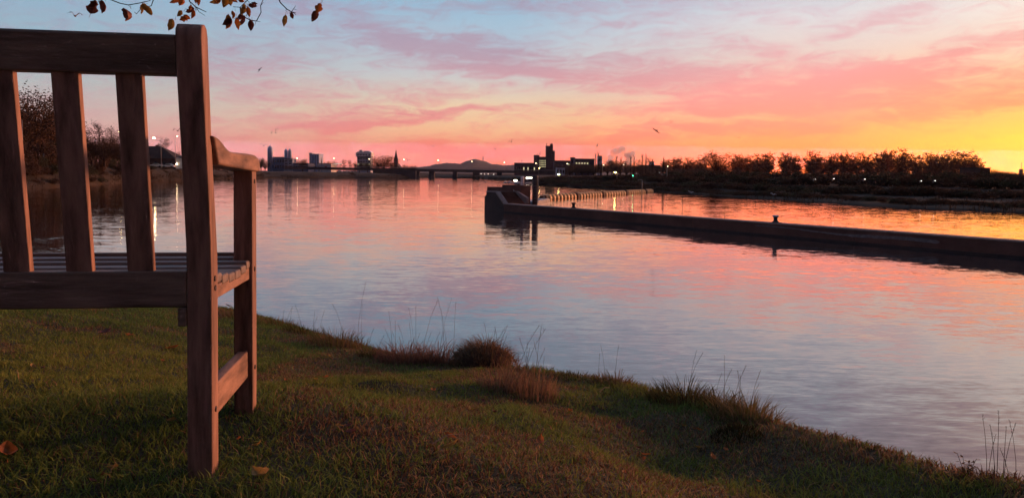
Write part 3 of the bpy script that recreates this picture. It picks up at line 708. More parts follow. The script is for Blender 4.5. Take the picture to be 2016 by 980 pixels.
# ledge on the river end
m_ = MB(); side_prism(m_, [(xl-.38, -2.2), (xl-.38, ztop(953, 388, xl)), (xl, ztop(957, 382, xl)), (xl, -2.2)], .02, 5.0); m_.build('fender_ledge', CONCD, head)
xw = plan_t(1012)                     # width of the landing
Wp = 3.6
bx(MB(), xl, xs0, .5, Wp, -2.2, zc-.05).build('landing', CONC, head)
nst = 9
m_ = MB()
for k in range(nst):
    t0, t1 = k/nst, (k+1)/nst
    bx(m_, xs0+(xs1-xs0)*t0, xs0+(xs1-xs0)*t1+.01, .5, 2.4, -1, zc-.1-(zc-WH)*(t1))
m_.build('steps', CONC, head)
side_prism(MB(), [(xs0-.1, zc-.05), (xs0+.2, zc+.02), (xs1+.55, WH+.55), (xs1+.55, WH), (xs1+.15, WH)], 2.4, 2.65).build('stair_rail_wall', COPE, head)
bx(MB(), xs1, xs1+1.0, .85, 2.65, -1.5, WH-.1).build('stair_foot', CONC, head)
def locy(px, yloc):          # local x where ray px meets line y=yloc
    base = Vector((wa.x, wa.y, 0))+wn*yloc; d = ray(px, 400); det = d.x*(-wdir.y)+wdir.x*d.y
    return (d.x*base.y-d.y*base.x)/(d.x*(-wdir.y)-d.y*(-wdir.x)) if abs(d.x*(-wdir.y)-d.y*(-wdir.x)) > 1e-9 else 0
xL = locy(958.5, 2.65); xr = locy(1024.5, 2.65); Yfar = 2.7
while locy(1044, Yfar) > xr and Yfar < 6: Yfar += .02
xm = locy(988, 2.65)
zblk = ztop(1040, 365.2, xr, 2.65); zb2 = ztop(975, 368.2, (xL+xm)/2, 2.65)
bx(MB(), xL, xm, 2.65, Yfar-.01, -2.2, zb2).build('block', CONC, head, bevel=.03)
bx(MB(), xm, xr, 2.66, Yfar, -2.2, zblk).build('block', CONC, head, bevel=.03)
m_ = MB()
for k in (0, 1): m_.cbox((locy(1011+k*2.4, 2.65), sgn*2.645, zb2-.35-.1*k), (.06, .01, .34))
m_.cbox((locy(1012.5, 2.65), sgn*2.645, zb2-.38), (.2, .01, .05)); m_.build('painted_mark', CAPW, head)
m_ = MB(); m_.cbox((locy(1019, 2.4), sgn*2.35, WH+.25), (.5, .06, .5)); m_.build('notice_plate', COPE, head)
# bollards
def bollard(label, loc3, cap, s=1.0):
    o = empty('mooring_bollard', loc3, label, 'bollard')
    po_ = MB().lathe([(.26, 0), (.26, .04), (.17, .09), (.13, .16), (.125, .30), (.15, .36), (.19, .38)], 20).build('post', IRON, o, smooth=True)
    MB().lathe([(.19, .38), (.21, .40), (.21, .45), (.17, .48), (.05, .49)], 20).build('cap', cap, po_, smooth=True)
    MB().cbox((0, 0, .012), (.62, .62, .03)).build('base_plate', IRON, o, bevel=.005)
    o.scale = (s, s, s); return o
for px, lb, cap in ((1520, 'white-capped iron bollard halfway along the low guide wall', CAPW), (1122, 'small dark iron bollard on the low wall near its head', IRON)):
    t = plan_t(px); q = wa+wdir*t+wn*.42; bollard(lb, (q.x, q.y, WH), cap)
q = pier.matrix_world @ Vector(((xl+xs0)/2+.3, sgn*(2.65+.5), zb2)); bollard('dark iron bollard on top of the tall head block', q, IRON, 1.1)
# lime smear on the wall face
t0, t1 = plan_t(1487), plan_t(1853)
rg = random.Random(3); m_ = MB(); n_ = 60; topv = []; botv = []
for i in range(n_+1):
    f = i/n_; x_ = t0+(t1-t0)*f; c_ = .62-.16*f**.7 + .05*math.sin(f*9); th = (.03+.035*f+.03*(f > .55))*(1 if 0 < i < n_ else .2)
    topv.append((x_, c_+th+rg.uniform(-.015, .015))); botv.append((x_, c_-th+rg.uniform(-.015, .015)))
yf = -.004*sgn
vs = [(a, yf, b) for a, b in topv]+[(a, yf, b) for a, b in botv]+[(a, 0.0, b) for a, b in topv]+[(a, 0.0, b) for a, b in botv]
k_ = n_+1
m_.add(vs, [(i, i+1, k_+i+1, k_+i) for i in range(n_)]+[(i, i+1, 2*k_+i+1, 2*k_+i) for i in range(n_)]+[(k_+i, k_+i+1, 3*k_+i+1, 3*k_+i) for i in range(n_)])
m_.build('lime_smear', LIME, pier)
# pale post on the block, pile beyond it, pontoon
q = pier.matrix_world @ Vector((min(xr-.3, locy(1028, 3.1)), sgn*3.1, zblk)); o = empty('vent_post', q, 'pale round post standing on the gull-covered block', 'post')
MB().lathe([(.17, 0), (.17, .86), (.15, .9), (.05, .91)], 16).build('post', WHITEP, o, smooth=True)
MB().lathe([(.2, 0), (.2, .03), (.17, .05)], 16).build('flange', WHITEP, o, smooth=True)
qp = at(1053, 400, 78); o = empty('mooring_pile', (qp.x, qp.y, 0), 'thick dark steel pile rising behind the head block', 'pile')
zt = at(1053, 345.5, 78).z
MB().lathe([(.29, -2.5), (.29, zt-.05), (.26, zt)], 20).build('shaft', STEEL, o, smooth=True)
m_ = MB(); m_.cbox((.33, -.05, zt*.5+.3), (.05, .08, zt-.9)); m_.build('guide_rail', POLEM, o)
m_ = MB()
for k in range(7): m_.cbox((.0, -.31, .6+k*.32), (.3, .04, .03))
m_.build('ladder', POLEM, o)
qa = at(1040, 392, 92); qb = at(1069, 391, 104); pn = empty('pontoon', (qa.x, qa.y, 0), 'low blue-grey floating pontoon beside the dark pile', 'pontoon', rz=math.atan2((qb-qa).y, (qb-qa).x))
MB().box((0, -.9, -.15), (13, .9, .32)).build('float', PONT, pn, bevel=.06)
MB().box((.1, -.8, .322), (12.8, .8, .37)).build('deck', POLEM, pn)
m_ = MB()
for k in range(4): m_.tube([(.5+k*3.8, -.75, .37), (.5+k*3.8, -.75, .95)], .03, 6)
m_.tube([(.5, -.75, .95), (12, -.75, .95)], .025, 6); m_.build('railing', POLEM, pn)

# ------------------------------------------------------------------ floating boom
bo = empty('floating_boom', (0, 0, 0), 'long striped cream and rust floating barrier across the side basin', 'floating boom')
pts = [atz(1068, 392, .1), atz(1120, 388.3, .1), atz(1180, 384, .1), atz(1240, 380.3, .1), atz(1283, 377.6, .1)]
bo.location = (pts[0].x, pts[0].y, 0)
seg = [(pts[i+1]-pts[i]).length for i in range(4)]; TL = sum(seg)
def bp_(s):
    for i in range(4):
        if s <= seg[i] or i == 3: return pts[i]+(pts[i+1]-pts[i])*(s/seg[i])
        s -= seg[i]
NF = 40
for k in range(NF):
    a = bp_(TL*k/NF); b = bp_(TL*(k+.6)/NF); c_ = bp_(TL*(k+1)/NF); o0 = bo.location
    d = (b-a)
    dk = .02 if k % 9 else 0
    P_ = [a-o0, a+d*.1-o0, a+d*.9-o0, b-o0]
    for q in P_: q.z = .16
    MB().tube(P_, [.46, .62, .62, .46], 12).build('float', YEL if k % 9 else RUST, bo, smooth=True)
m_ = MB(); P_ = [bp_(TL*k/NF)-bo.location for k in range(NF+1)]
for q in P_: q.z = .14
m_.tube(P_, .42, 10); m_.build('core_cable', RUST, bo, smooth=True)

# ------------------------------------------------------------------ far shore terrain
SH = [(-320, -60, 4.6), (-210, 60, 4.6), (-130, 100, 4.6)]
for px, py, h in ((0, 372, 4.6), (100, 368, 4.6), (200, 362, 4.6), (300, 357, 4.5), (400, 353, 4.2), (520, 349.8, 3.4), (620, 349.8, 3.3), (700, 349.6, 3.3), (745, 350, 3), (850, 349.8, 2.2), (930, 351, 2.2), (1000, 354.5, 2.2), (1040, 358, 2.4),
                  (1062, 364.5, 2.8), (1110, 366, 3), (1170, 371, 3.1), (1300, 378, 3.1), (1420, 386, 3.2), (1550, 393.5, 3.3), (1700, 404, 3.4), (1850, 412, 3.4), (2016, 418, 3.2)):
    q = atz(px, py, 0); SH.append((q.x, q.y, h))
SH += [(72, 62, 3), (90, 20, 3), (120, -80, 3)]
# resample
S2 = []
for i in range(len(SH)-1):
    a, b = SH[i], SH[i+1]; n_ = max(2, int(math.dist(a[:2], b[:2])/6))
    for k in range(n_): t = k/n_; S2.append(tuple(a[j]+(b[j]-a[j])*t for j in range(3)))
S2.append(SH[-1])
offs = [(-4, -1.6), (-.4, -.15), (.3, .12), (2, .22), (5, .4), (9, .6), (14, .8), (20, .95), (30, 1), (60, 1.0), (140, 1.0), (400, 1), (1500, 1), (4500, 1)]
vs = []; fs = []
rg = random.Random(5)
OFF_R = [0, 0, .02, .05, .09, .12, .15, .2, .25, .6, 1.0, 1, 1, 1]
for i, (x_, y_, h) in enumerate(S2):
    rgt = 1.0 if (x_ > 8 and y_ < 255) else 0.0
    L_ = math.hypot(x_, y_); ux, uy = x_/L_, y_/L_; jit = rg.uniform(-.5, .5)
    for j, (o_, f_) in enumerate(offs):
        z_ = ((OFF_R[j] if rgt else f_)*h) if o_ > 0 else f_
        if 1 < j < 10: z_ += rg.uniform(-.12, .12)*min(1, o_/5)
        oo = o_+(jit if j < 6 else 0)
        vs.append((x_+ux*oo, y_+uy*oo, z_))
nO = len(offs)
for i in range(len(S2)-1):
    for j in range(nO-1): fs.append((i*nO+j, (i+1)*nO+j, (i+1)*nO+j+1, i*nO+j+1))
fb = MB().add(vs, fs).build('far_bank', BANK, smooth=True)
tag(fb, 'grassy banks and land on the far side of the river', 'river bank', kind='structure')
def shore(px):
    """distance Y of the waterline for a pixel column"""
    tab = [(0, 372), (100, 368), (200, 362), (300, 357), (400, 353), (520, 349.8), (700, 349.6), (850, 349.8), (1000, 354.5), (1062, 364.5), (1170, 371), (1300, 378), (1420, 386), (1550, 393.5), (1700, 404), (1850, 412), (2016, 418)]
    ys_ = np.interp(px, [a for a, _ in tab], [b for _, b in tab]); return atz(px, ys_, 0).y
def landh(px): return float(np.interp(px, [0, 300, 400, 520, 700, 745, 850, 1000, 1062, 1170, 1420, 1700, 2016], [4.6, 4.5, 4.2, 3.4, 3.3, 3, 2.2, 2.2, 2.8, 3.1, 3.2, 3.4, 3.2]))

def landz(px, Y):
    o_ = (Y-shore(min(px, 2016)))*math.hypot(1, (px-CX)/F_PX)
    if px > 1062: return landh(px)*float(np.interp(o_, [0, .3, 2, 5, 9, 14, 20, 30, 60, 140], [0, .02, .05, .09, .12, .15, .2, .25, .6, 1.0]))
    return landh(px)*float(np.interp(o_, [0, 2, 5, 9, 14, 20, 30], [.05, .22, .4, .6, .8, .95, 1]))
# hills beyond
prof = [(560, 340), (700, 336), (760, 333), (800, 331), (840, 327.5), (867, 322), (881, 321), (905, 322.4), (920, 317), (933, 312.6), (944, 315), (951, 317), (968, 322.6), (994, 326), (1012, 324), (1040, 326), (1080, 330), (1150, 335), (1300, 340), (1900, 345), (2100, 346)]
vs = []; fs = []; HX = np.linspace(560, 2100, 420); rows_ = [(-.5, 0), (-.3, .35), (-.15, .75), (0, 1), (.2, .7), (.5, 0)]
for i, px in enumerate(HX):
    py = np.interp(px, [a for a, _ in prof], [b for _, b in prof])-.45*math.sin(px*.31)-.35*math.sin(px*.83)-.3*math.sin(px*1.9)
    zt_ = at(px, py, 5200).z; base = at(px, 342, 5200)
    for dy, f_ in rows_: vs.append((base.x*(1+dy*.25), 5200+dy*1400, 1+(zt_-1)*f_))
for i in range(len(HX)-1):
    for j in range(5): fs.append((i*6+j, (i+1)*6+j, (i+1)*6+j+1, i*6+j+1))
tag(MB().add(vs, fs).build('hills', HILL, smooth=True), 'low wooded hill on the horizon behind the bridge', 'hill', kind='structure')
q = at(951, 317.5, 5200); zt_ = at(951, 307, 5200).z
o = empty('radio_mast', (q.x, q.y, q.z-5), 'slim dark mast on top of the distant hill', 'mast')
MB().lathe([(2.6, 0), (2.3, (zt_-q.z)*.6), (1.2, zt_-q.z+5)], 8).build('shaft', DKB, o); MB().lathe([(4, (zt_-q.z)*.6), (4, (zt_-q.z)*.6+4)], 8).build('platform', DKB, o)

# ------------------------------------------------------------------ vegetation prototypes
def tree_proto(kind, seed, H_=10.0):
    rg = random.Random(seed); tk = MB(); cr = MB()
    def leafq(p, s):
        a = Vector((rg.gauss(0, 1), rg.gauss(0, 1), rg.gauss(0, 1))).normalized(); b = a.cross(Vector((rg.gauss(0, 1), rg.gauss(0, 1), rg.gauss(0, 1)))).normalized()
        cr.add([p-a*s, p+b*s*.7, p+a*s, p-b*s*.7], [(0, 1, 2, 3)])
    if kind == 'round':
        th = H_*.2
        tk.tube([(0, 0, -.3), (0, 0, th), (.1, 0, H_*.55)], [.03*H_, .022*H_, .008*H_], 7)
        for i in range(26):
            u_ = 1-2*(i+.5)/26; a = i*2.4+rg.uniform(-.3, .3); rr_ = math.sqrt(1-u_*u_)*rg.uniform(.75, 1.05); z0 = th*rg.uniform(.9, 1.8)
            e = Vector((math.cos(a)*rr_*.27*H_, math.sin(a)*rr_*.27*H_, H_*(.60+.38*u_*rg.uniform(.85, 1.04))))
            m1 = Vector((e.x*.6, e.y*.6, z0+(e.z-z0)*.55)); s0 = Vector((0, 0, z0))
            tk.tube([s0, m1, e], [.010*H_, .006*H_, .002*H_], 4, False)
            for j in range(10):
                t = rg.uniform(.3, 1); b = s0.lerp(m1, t*2) if t < .5 else m1.lerp(e, t*2-1)
                dd = Vector((rg.gauss(0, 1), rg.gauss(0, 1), abs(rg.gauss(0, .9))+.2)).normalized()*H_*rg.uniform(.08, .17); f_ = b+dd
                cr.tube([b, b+dd*.5+Vector((0, 0, .02*H_)), f_], [.0035*H_, .002*H_, .001*H_], 3, False)
                for k in range(6):
                    g_ = b+dd*rg.uniform(.3, 1); d2 = Vector((rg.gauss(0, 1), rg.gauss(0, 1), rg.gauss(.3, .8))).normalized()*H_*rg.uniform(.03, .07)
                    cr.tube([g_, g_+d2], [.0015*H_, .0007*H_], 3, False)
                    leafq(g_+d2, .019*H_*rg.uniform(.6, 1.3)); leafq(g_+d2*.3, .015*H_); leafq(g_+d2*1.4, .013*H_)
    elif kind == 'leafy':
        th = H_*.15
        tk.tube([(0, 0, -.3), (0, 0, th), (.2, 0, H_*.6)], [.03*H_, .022*H_, .008*H_], 7)
        for i in range(14):
            a = i*2.4; inc = rg.uniform(.2, 1); e = Vector((math.cos(a)*H_*.42*inc, math.sin(a)*H_*.42*inc, H_*(.35+.6*math.sqrt(1-inc**2*.75)*rg.uniform(.8, 1)))); s0 = Vector((0, 0, th))
            tk.tube([s0, s0.lerp(e, .5)+Vector((0, 0, .03*H_)), e], [.01*H_, .006*H_, .002*H_], 4, False)
            for k in range(420):
                t = rg.uniform(.3, 1.03); p = s0.lerp(e, t)+Vector((rg.gauss(0, 1), rg.gauss(0, 1), rg.gauss(0, .9)))*H_*.06
                leafq(p, .011*H_*rg.uniform(.6, 1.3))
    elif kind == 'bare':
        tk.tube([(0, 0, -.3), (.1, 0, H_*.4), (0, .1, H_*.8)], [.022*H_, .014*H_, .004*H_], 6)
        for i in range(16):
            z0 = H_*rg.uniform(.25, .75); a = i*2.4; s0 = Vector((0, 0, z0)); ln = H_*rg.uniform(.2, .38)*(1.2-z0/H_)*1.3; e = s0+Vector((math.cos(a)*.8, math.sin(a)*.8, .75)).normalized()*ln
            tk.tube([s0, s0.lerp(e, .5)-Vector((0, 0, .02*H_)), e], [.007*H_, .004*H_, .0015*H_], 4, False)
            for j in range(9):
                b = s0.lerp(e, rg.uniform(.3, 1)); dd = Vector((rg.gauss(0, 1), rg.gauss(0, 1), rg.gauss(.6, .6))).normalized()*H_*rg.uniform(.06, .14)
                cr.tube([b, b+dd], [.003*H_, .0012*H_], 3, False)
                for k in range(4):
                    g_ = b+dd*rg.uniform(.3, 1); d2 = Vector((rg.gauss(0, 1), rg.gauss(0, 1), rg.gauss(.5, .6))).normalized()*H_*rg.uniform(.03, .06); cr.tube([g_, g_+d2], [.0015*H_, .0007*H_], 3, False)
    elif kind == 'poplar':
        tk.tube([(0, 0, -.3), (0, 0, H_*.95)], [.02*H_, .004*H_], 6)
        for i in range(42):
            z0 = H_*rg.uniform(.08, .9); a = rg.uniform(0, 6.28); s0 = Vector((0, 0, z0)); e = s0+Vector((math.cos(a)*.28, math.sin(a)*.28, .95)).normalized()*H_*rg.uniform(.12, .28); e.z = min(e.z, H_*1.02)
            cr.tube([s0, e], [.004*H_, .001*H_], 3, False)
            for k in range(8):
                g_ = s0.lerp(e, rg.uniform(.2, 1)); d2 = Vector((rg.gauss(0, .5), rg.gauss(0, .5), .9)).normalized()*H_*.05; cr.tube([g_, g_+d2], [.0018*H_, .0008*H_], 3, False)
    elif kind == 'conifer':
        tk.tube([(0, 0, -.3), (0, 0, H_*.97)], [.025*H_, .003*H_], 6)
        for i in range(700):
            t = rg.random()**.8; z0 = H_*(.08+.9*t); R = H_*.17*(1-t)+.01; a = rg.uniform(0, 6.28); q_ = rg.uniform(.4, 1)
            leafq(Vector((math.cos(a)*R*q_, math.sin(a)*R*q_, z0-.02*H_*q_)), .022*H_*rg.uniform(.6, 1.1))
    return tk, cr
def make_tree(kind, seed, crownmat, name, H_=10.0):
    tk, cr = tree_proto(kind, seed, H_); o = empty(name, (0, 0, -200))
    tk.build('trunk', BARKF, o, fixn=False); cr.build('crown', crownmat, o, fixn=False); return o
def bush_proto(seed, mt, name='bush'):
    rg = random.Random(seed); o = empty(name, (0, 0, -200)); cr = MB(); tk = MB()
    lob = [(rg.uniform(-.65, .65), rg.uniform(-.5, .5), rg.uniform(.25, .62), rg.uniform(.26, .42)) for _ in range(9)]
    for i in range(2600):
        x_, y_, z_, r_ = rg.choice(lob); d = Vector((rg.gauss(0, 1), rg.gauss(0, 1), rg.gauss(0, 1))).normalized()*r_*rg.uniform(.55, 1.08); p = Vector((x_, y_, z_))+d
        if p.z < 0: p.z = -p.z*.3
        a = Vector((rg.gauss(0, 1), rg.gauss(0, 1), rg.gauss(0, 1))).normalized(); b = a.cross(Vector((rg.gauss(0, 1), rg.gauss(0, 1), rg.gauss(0, 1)))).normalized(); s = rg.uniform(.02, .05)
        cr.add([p-a*s, p+b*s*.7, p+a*s, p-b*s*.7], [(0, 1, 2, 3)])
    for i in range(26):
        a = rg.uniform(0, 6.28); e = Vector((math.cos(a)*rg.uniform(.2, .8), math.sin(a)*rg.uniform(.2, .6), rg.uniform(.6, 1.12))); tk.tube([(e.x*.2, e.y*.2, -.1), e*.5+Vector((0, 0, .08)), e], [.02, .01, .004], 3, False)
    tk.build('stems', BARKF, o, fixn=False); cr.build('foliage', mt, o, fixn=False); return o
PR = {'round': [make_tree('round', s, CROWN, 'lime_tree') for s in (11, 12, 13, 14)], 'leafy': [make_tree('leafy', s, CROWN, 'leafy_tree') for s in (21, 22)],
      'leafyd': [make_tree('leafy', s, BUSHM, 'leafy_tree') for s in (25, 26)],
      'bare': [make_tree('bare', s, BARKF, 'bare_tree') for s in (31, 32)], 'poplar': [make_tree('poplar', s, BARKF, 'poplar_tree') for s in (41, 42)], 'conifer': [make_tree('conifer', s, CONIF, 'conifer_tree') for s in (51,)],
      'bush': [bush_proto(s, m) for s, m in ((61, BUSHM), (62, BUSHM), (63, BUSHG))]}
used = set(); cnt = {}
def plant(kind, px, ytop, Y, label, cat, group=None, zb=None, wid=None, ws=1.0):
    """one plant standing at distance Y whose top reaches pixel row ytop"""
    k = cnt.get(kind, 0); cnt[kind] = k+1; src = PR[kind][k % len(PR[kind])]
    o = src if src.name not in used else copy_tree(src); used.add(src.name)
    zb = landh(px) if zb is None else zb
    q = at(px, 345, Y); zt_ = at(px, ytop, Y).z; h = max(.6, zt_-zb); nh = 10.0 if kind != 'bush' else 1.0
    s = h/nh; sx = s*ws
    if wid: sx = wid/F_PX*Y/(5.4 if kind != 'bush' else 1.9)
    o.location = (q.x, q.y, zb-.05); o.scale = (sx, sx, s); o.rotation_euler = (0, 0, random.uniform(0, 6.28))
    tag(o, label, cat, group); return o

# right bank: lime trees along the sky line
LT = [(1312, 322, 18), (1332, 318, 22), (1357, 320, 20), (1380, 319, 22), (1453, 312, 24), (1470, 316, 20), (1489, 314, 24), (1509, 310, 28), (1548, 309, 28), (1566, 315, 20), (1602, 307.5, 32), (1620, 318, 18), (1638, 311, 22), (1660, 309, 28),
      (1686, 310.5, 26), (1707, 313, 22), (1735, 306, 32), (1748, 305, 26), (1775, 303.5, 34), (1802, 313.5, 22), (1830, 309, 28), (1849, 312, 22), (1869, 306.5, 30), (1899, 307, 34), (1920, 320, 24)]
for i, (px, yt, wd2) in enumerate(LT):
    Yt = 600-60*(px-1300)/700+(i % 3)*14
    plant('round', px, yt-9, Yt, 'round-crowned rusty autumn tree in the row against the yellow sky', 'tree', 'row of round trees on the right bank', wid=wd2*1.22)
for i, px in enumerate(range(1300, 1930, 21)):
    if 1528 < px < 1540 or 1580 < px < 1590: continue
    plant('round', px+random.uniform(-4, 4), random.uniform(323, 331), 670-50*(px-1300)/700, 'lower rusty tree filling the gaps behind the row of round trees', 'tree', 'lower trees behind the round ones', wid=random.uniform(22, 30))
plant('leafy', 1412, 297, 285, 'large spreading rust-coloured tree left of the round tree row', 'tree', wid=58)
plant('conifer', 1306, 308, 260, 'pointed dark conifer left of the first round tree', 'tree', ws=.75)
plant('conifer', 1345, 320, 250, 'small pointed conifer between two round trees', 'tree', ws=.7)
plant('poplar', 1172, 303, 320, 'slim poplar, left one of the close pair by the lit building', 'tree', ws=.8)
plant('poplar', 1177.5, 299.5, 325, 'slim poplar, taller right one of the close pair', 'tree', ws=.8)
for i, (px, yt) in enumerate([(1204, 312), (1213, 308), (1222, 309), (1231, 313), (1241, 308), (1248, 306), (1256, 309), (1264, 305), (1271, 304), (1278, 307), (1284, 314)]):
    plant('poplar' if i % 3 else 'bare', px, yt, 420, 'thin bare poplar in the stand behind the steam', 'tree', 'stand of bare poplars behind the steam')
for i, (px, yt) in enumerate([(1108, 334), (1122, 328), (1134, 324), (1146, 329), (1158, 326), (1169, 330), (1183, 326), (1196, 321), (1209, 317), (1221, 324), (1234, 327), (1247, 325), (1260, 328), (1274, 331), (1292, 330), (1325, 334), (1342, 336), (1370, 334), (1392, 332), (1436, 334)]):
    plant('leafyd', px, yt-4, 500+(i % 3)*14, 'dark tree in the thicket below the lit block and poplars', 'tree', 'thicket on the right bank below the skyline', wid=36)
for i, (px, yt) in enumerate([(1938, 330), (1953, 334), (1968, 336), (1984, 338), (2001, 340), (2022, 340), (2044, 341)]):
    plant('leafyd', px, yt, 420, 'low dark tree on the rise at the right end of the far bank', 'tree', 'low trees at the right edge', wid=34)
# bushes that make the dark right bank
rg = random.Random(9)
k = 0
for px in np.arange(1072, 2060, 22.0):
    sY = shore(min(px, 2016))
    for row, (dy, hh, wv_) in enumerate(((9, .8, 62), (34, 1.5, 66), (66, 2.4, 66), (105, 3.6, 62))):
        x_ = px+rg.uniform(-8, 8)+row*5; Yb = sY+dy*.85+rg.uniform(-3, 3)
        z0 = landz(px, Yb)
        top = float(np.interp(px, [1072, 1160, 1300, 1400, 1600, 1900, 1950, 2060], [350, 346, 338, 334, 337, 339, 340, 343]))+rg.uniform(-3, 4)
        if row == 3: yt = top
        else:
            zt_ = z0+hh*rg.uniform(.75, 1.25); d = ray(px, 345); yt = 345+0; yt = CY-((Vector((0, Yb, zt_))-C0).dot(up0)/(Vector((0, Yb, zt_))-C0).dot(fw))*F_PX + (px-1008)*ROLL
        yt = max(yt, top-2)
        plant('bush', x_, yt, Yb, 'dark bushy shrub in the overgrown right river bank', 'bush', 'shrubs covering the right bank', zb=z0, wid=wv_*rg.uniform(.8, 1.2)*(1.15 if row else 1)); k += 1

# left bank
plant('leafyd', 45, 168, 172, 'tall ragged tree seen through the first gap of the bench back', 'tree', wid=120)
plant('leafyd', 85, 178, 180, 'second tall ragged tree, right beside the first one', 'tree', wid=90)
plant('leafyd', 10, 200, 176, 'tall tree at the left edge behind the first slat', 'tree', wid=90)
plant('leafyd', 128, 222, 190, 'mid-height tree hidden mostly behind the second slat', 'tree', wid=70)
plant('bare', 196, 230, 210, 'bare tree with open twigs above the bushes in the second gap', 'tree', wid=52)
plant('leafyd', 228, 247, 215, 'dark leafy tree at the right of the bare tree', 'tree', wid=44)
plant('leafyd', 170, 262, 215, 'low rounded tree left of the bare tree', 'tree', wid=46)
plant('bare', 322, 266, 300, 'small bare tree behind the house roof', 'tree', wid=40)
plant('leafyd', 352, 297, 300, 'small dark tree above the white annexe', 'tree', wid=24)
for px, yt, dy, wd2 in [(30, 268, 16, 90), (75, 275, 18, 80), (110, 280, 16, 80), (150, 285, 18, 70), (185, 272, 20, 60), (215, 276, 22, 60), (240, 286, 24, 50), (262, 292, 26, 50), (-20, 250, 16, 110), (60, 315, 7, 60), (20, 320, 7, 60), (100, 322, 7, 50), (190, 318, 9, 50), (235, 320, 10, 44), (165, 322, 8, 44), (300, 333, 14, 34), (325, 335, 14, 32), (275, 330, 14, 36), (350, 334, 16, 30), (375, 335, 18, 30), (400, 335, 18, 26), (430, 336, 20, 26), (455, 336, 20, 24)]:
    sY = shore(max(px, 0)); plant('bush', px, yt, sY+dy, 'brown-green bush on the left river bank seen through the bench', 'bush', 'bushes on the left bank', zb=landh(px)*(.55 if dy < 12 else .9), wid=wd2)
for row, (dy, h0, wd2) in enumerate(((3, 1.2, 46), (8, 1.7, 50), (15, 2.2, 54))):
    for px in range(-30, 500, 25):
        sY = shore(max(px, 0)); zb = landh(px)*(.1, .5, .85)[row]; Yb = sY+dy*(1 if px < 300 else 1.6)+random.uniform(-1, 1); v = Vector((0, Yb, zb+h0*random.uniform(.6, 1.4)))-C0
        yt = CY-(v.dot(up0)/v.dot(fw))*F_PX+(px-1008)*ROLL
        plant('bush', px+random.uniform(-7, 7), yt, Yb, 'low brown scrub on the left bank slope above the water', 'bush', 'scrub on the left bank slope', zb=zb, wid=wd2*random.uniform(.8, 1.2)*150/sY)
for px, yt, wd2 in ((28, 222, 70), (68, 236, 70), (104, 228, 60), (146, 262, 60), (182, 276, 46), (206, 270, 44), (248, 276, 44), (268, 292, 36)):
    plant('leafyd', px, yt, 196, 'mid-height brown tree in the dense wood behind the bench slats', 'tree', 'wood on the left bank', wid=wd2)
# middle shore
for px, yt, kd, wd2, lb in [(514, 309, 'leafyd', 16, 'dark tree just right of the bench armrest'), (522, 314, 'leafyd', 14, 'lower dark tree beside the silo hall'), (596, 311.5, 'leafyd', 20, 'round tree behind the grey hall'), (633, 309.5, 'conifer', 8, 'small conifer right of the tall tower block'),
        (645, 315, 'bare', 24, 'wide bare tree behind the pale warehouse'), (661, 316, 'bare', 22, 'bare tree right of the wide one'), (677, 311, 'bare', 16, 'thin bare tree left of the stepped tower'), (689, 313, 'bare', 14, 'second thin bare tree left of the stepped tower'), (699, 316, 'conifer', 6, 'small conifer at the foot of the stepped tower'),
        (708, 317, 'leafyd', 20, 'dark tree in front of the stepped tower, left one'), (724, 318, 'leafyd', 20, 'dark tree in front of the stepped tower, right one'), (755, 302.5, 'leafy', 36, 'big round brown tree left of the church spire'), (742, 316, 'leafyd', 16, 'low tree at the left foot of the big round tree'), (772, 318, 'leafyd', 14, 'low tree between the round tree and the spire'),
        (797, 324, 'leafyd', 18, 'low tree right of the church spire'), (812, 325.5, 'leafyd', 18, 'second low tree right of the church spire')]:
    plant(kd, px, yt, 640 if px > 700 else 590, lb, 'tree', wid=wd2)
for i, px in enumerate(range(512, 760, 9)):
    plant('bush', px, 341+random.uniform(-2, 1.5), shore(px)+16+random.uniform(-5, 8), 'low brown scrub along the far shore below the halls', 'bush', 'scrub on the far shore', zb=landh(px)*.55, wid=22)

n = 26000
ia = np.random.randint(0, len(S2)-1, n); ta = np.random.rand(n); SA = np.array(S2)
bx_ = SA[ia, 0]*(1-ta)+SA[ia+1, 0]*ta; by_ = SA[ia, 1]*(1-ta)+SA[ia+1, 1]*ta; L_ = np.hypot(bx_, by_)
rr = (bx_ > 8) & (by_ < 255); clump = vnoise(bx_, by_, .12, 5)
oo = -.3+np.random.rand(n)**1.6*np.where(rr, 26, 7)*(.5+clump); 
ok = (by_ > 30) & (clump > .22); bz_ = np.interp(oo, [-.4, 0, 5, 9, 14, 20, 30], [0, 0, .05, .09, .12, .15, .25])*3.2*rr+np.interp(oo, [-.4, 0, 2, 5, 9], [0, 0, .22, .4, .6])*SA[ia, 2]*(~rr)
B_ = np.stack([bx_*(1+oo/L_), by_*(1+oo/L_), bz_-.15], 1)[ok]; m = len(B_)
blades(B_, (.5+1.0*np.random.rand(m))*(.6+.8*clump[ok]), .05+.05*np.random.rand(m), .2+.5*np.random.rand(m), np.random.rand(m)*6.28, np.array([.07, .042, .022])[None]*(.5+np.random.rand(m))[:, None], 'shore_reeds', DRYG)
tag(bpy.data.objects['shore_reeds'], 'dark reeds and rough grass along the far waterline', 'reeds', kind='stuff')
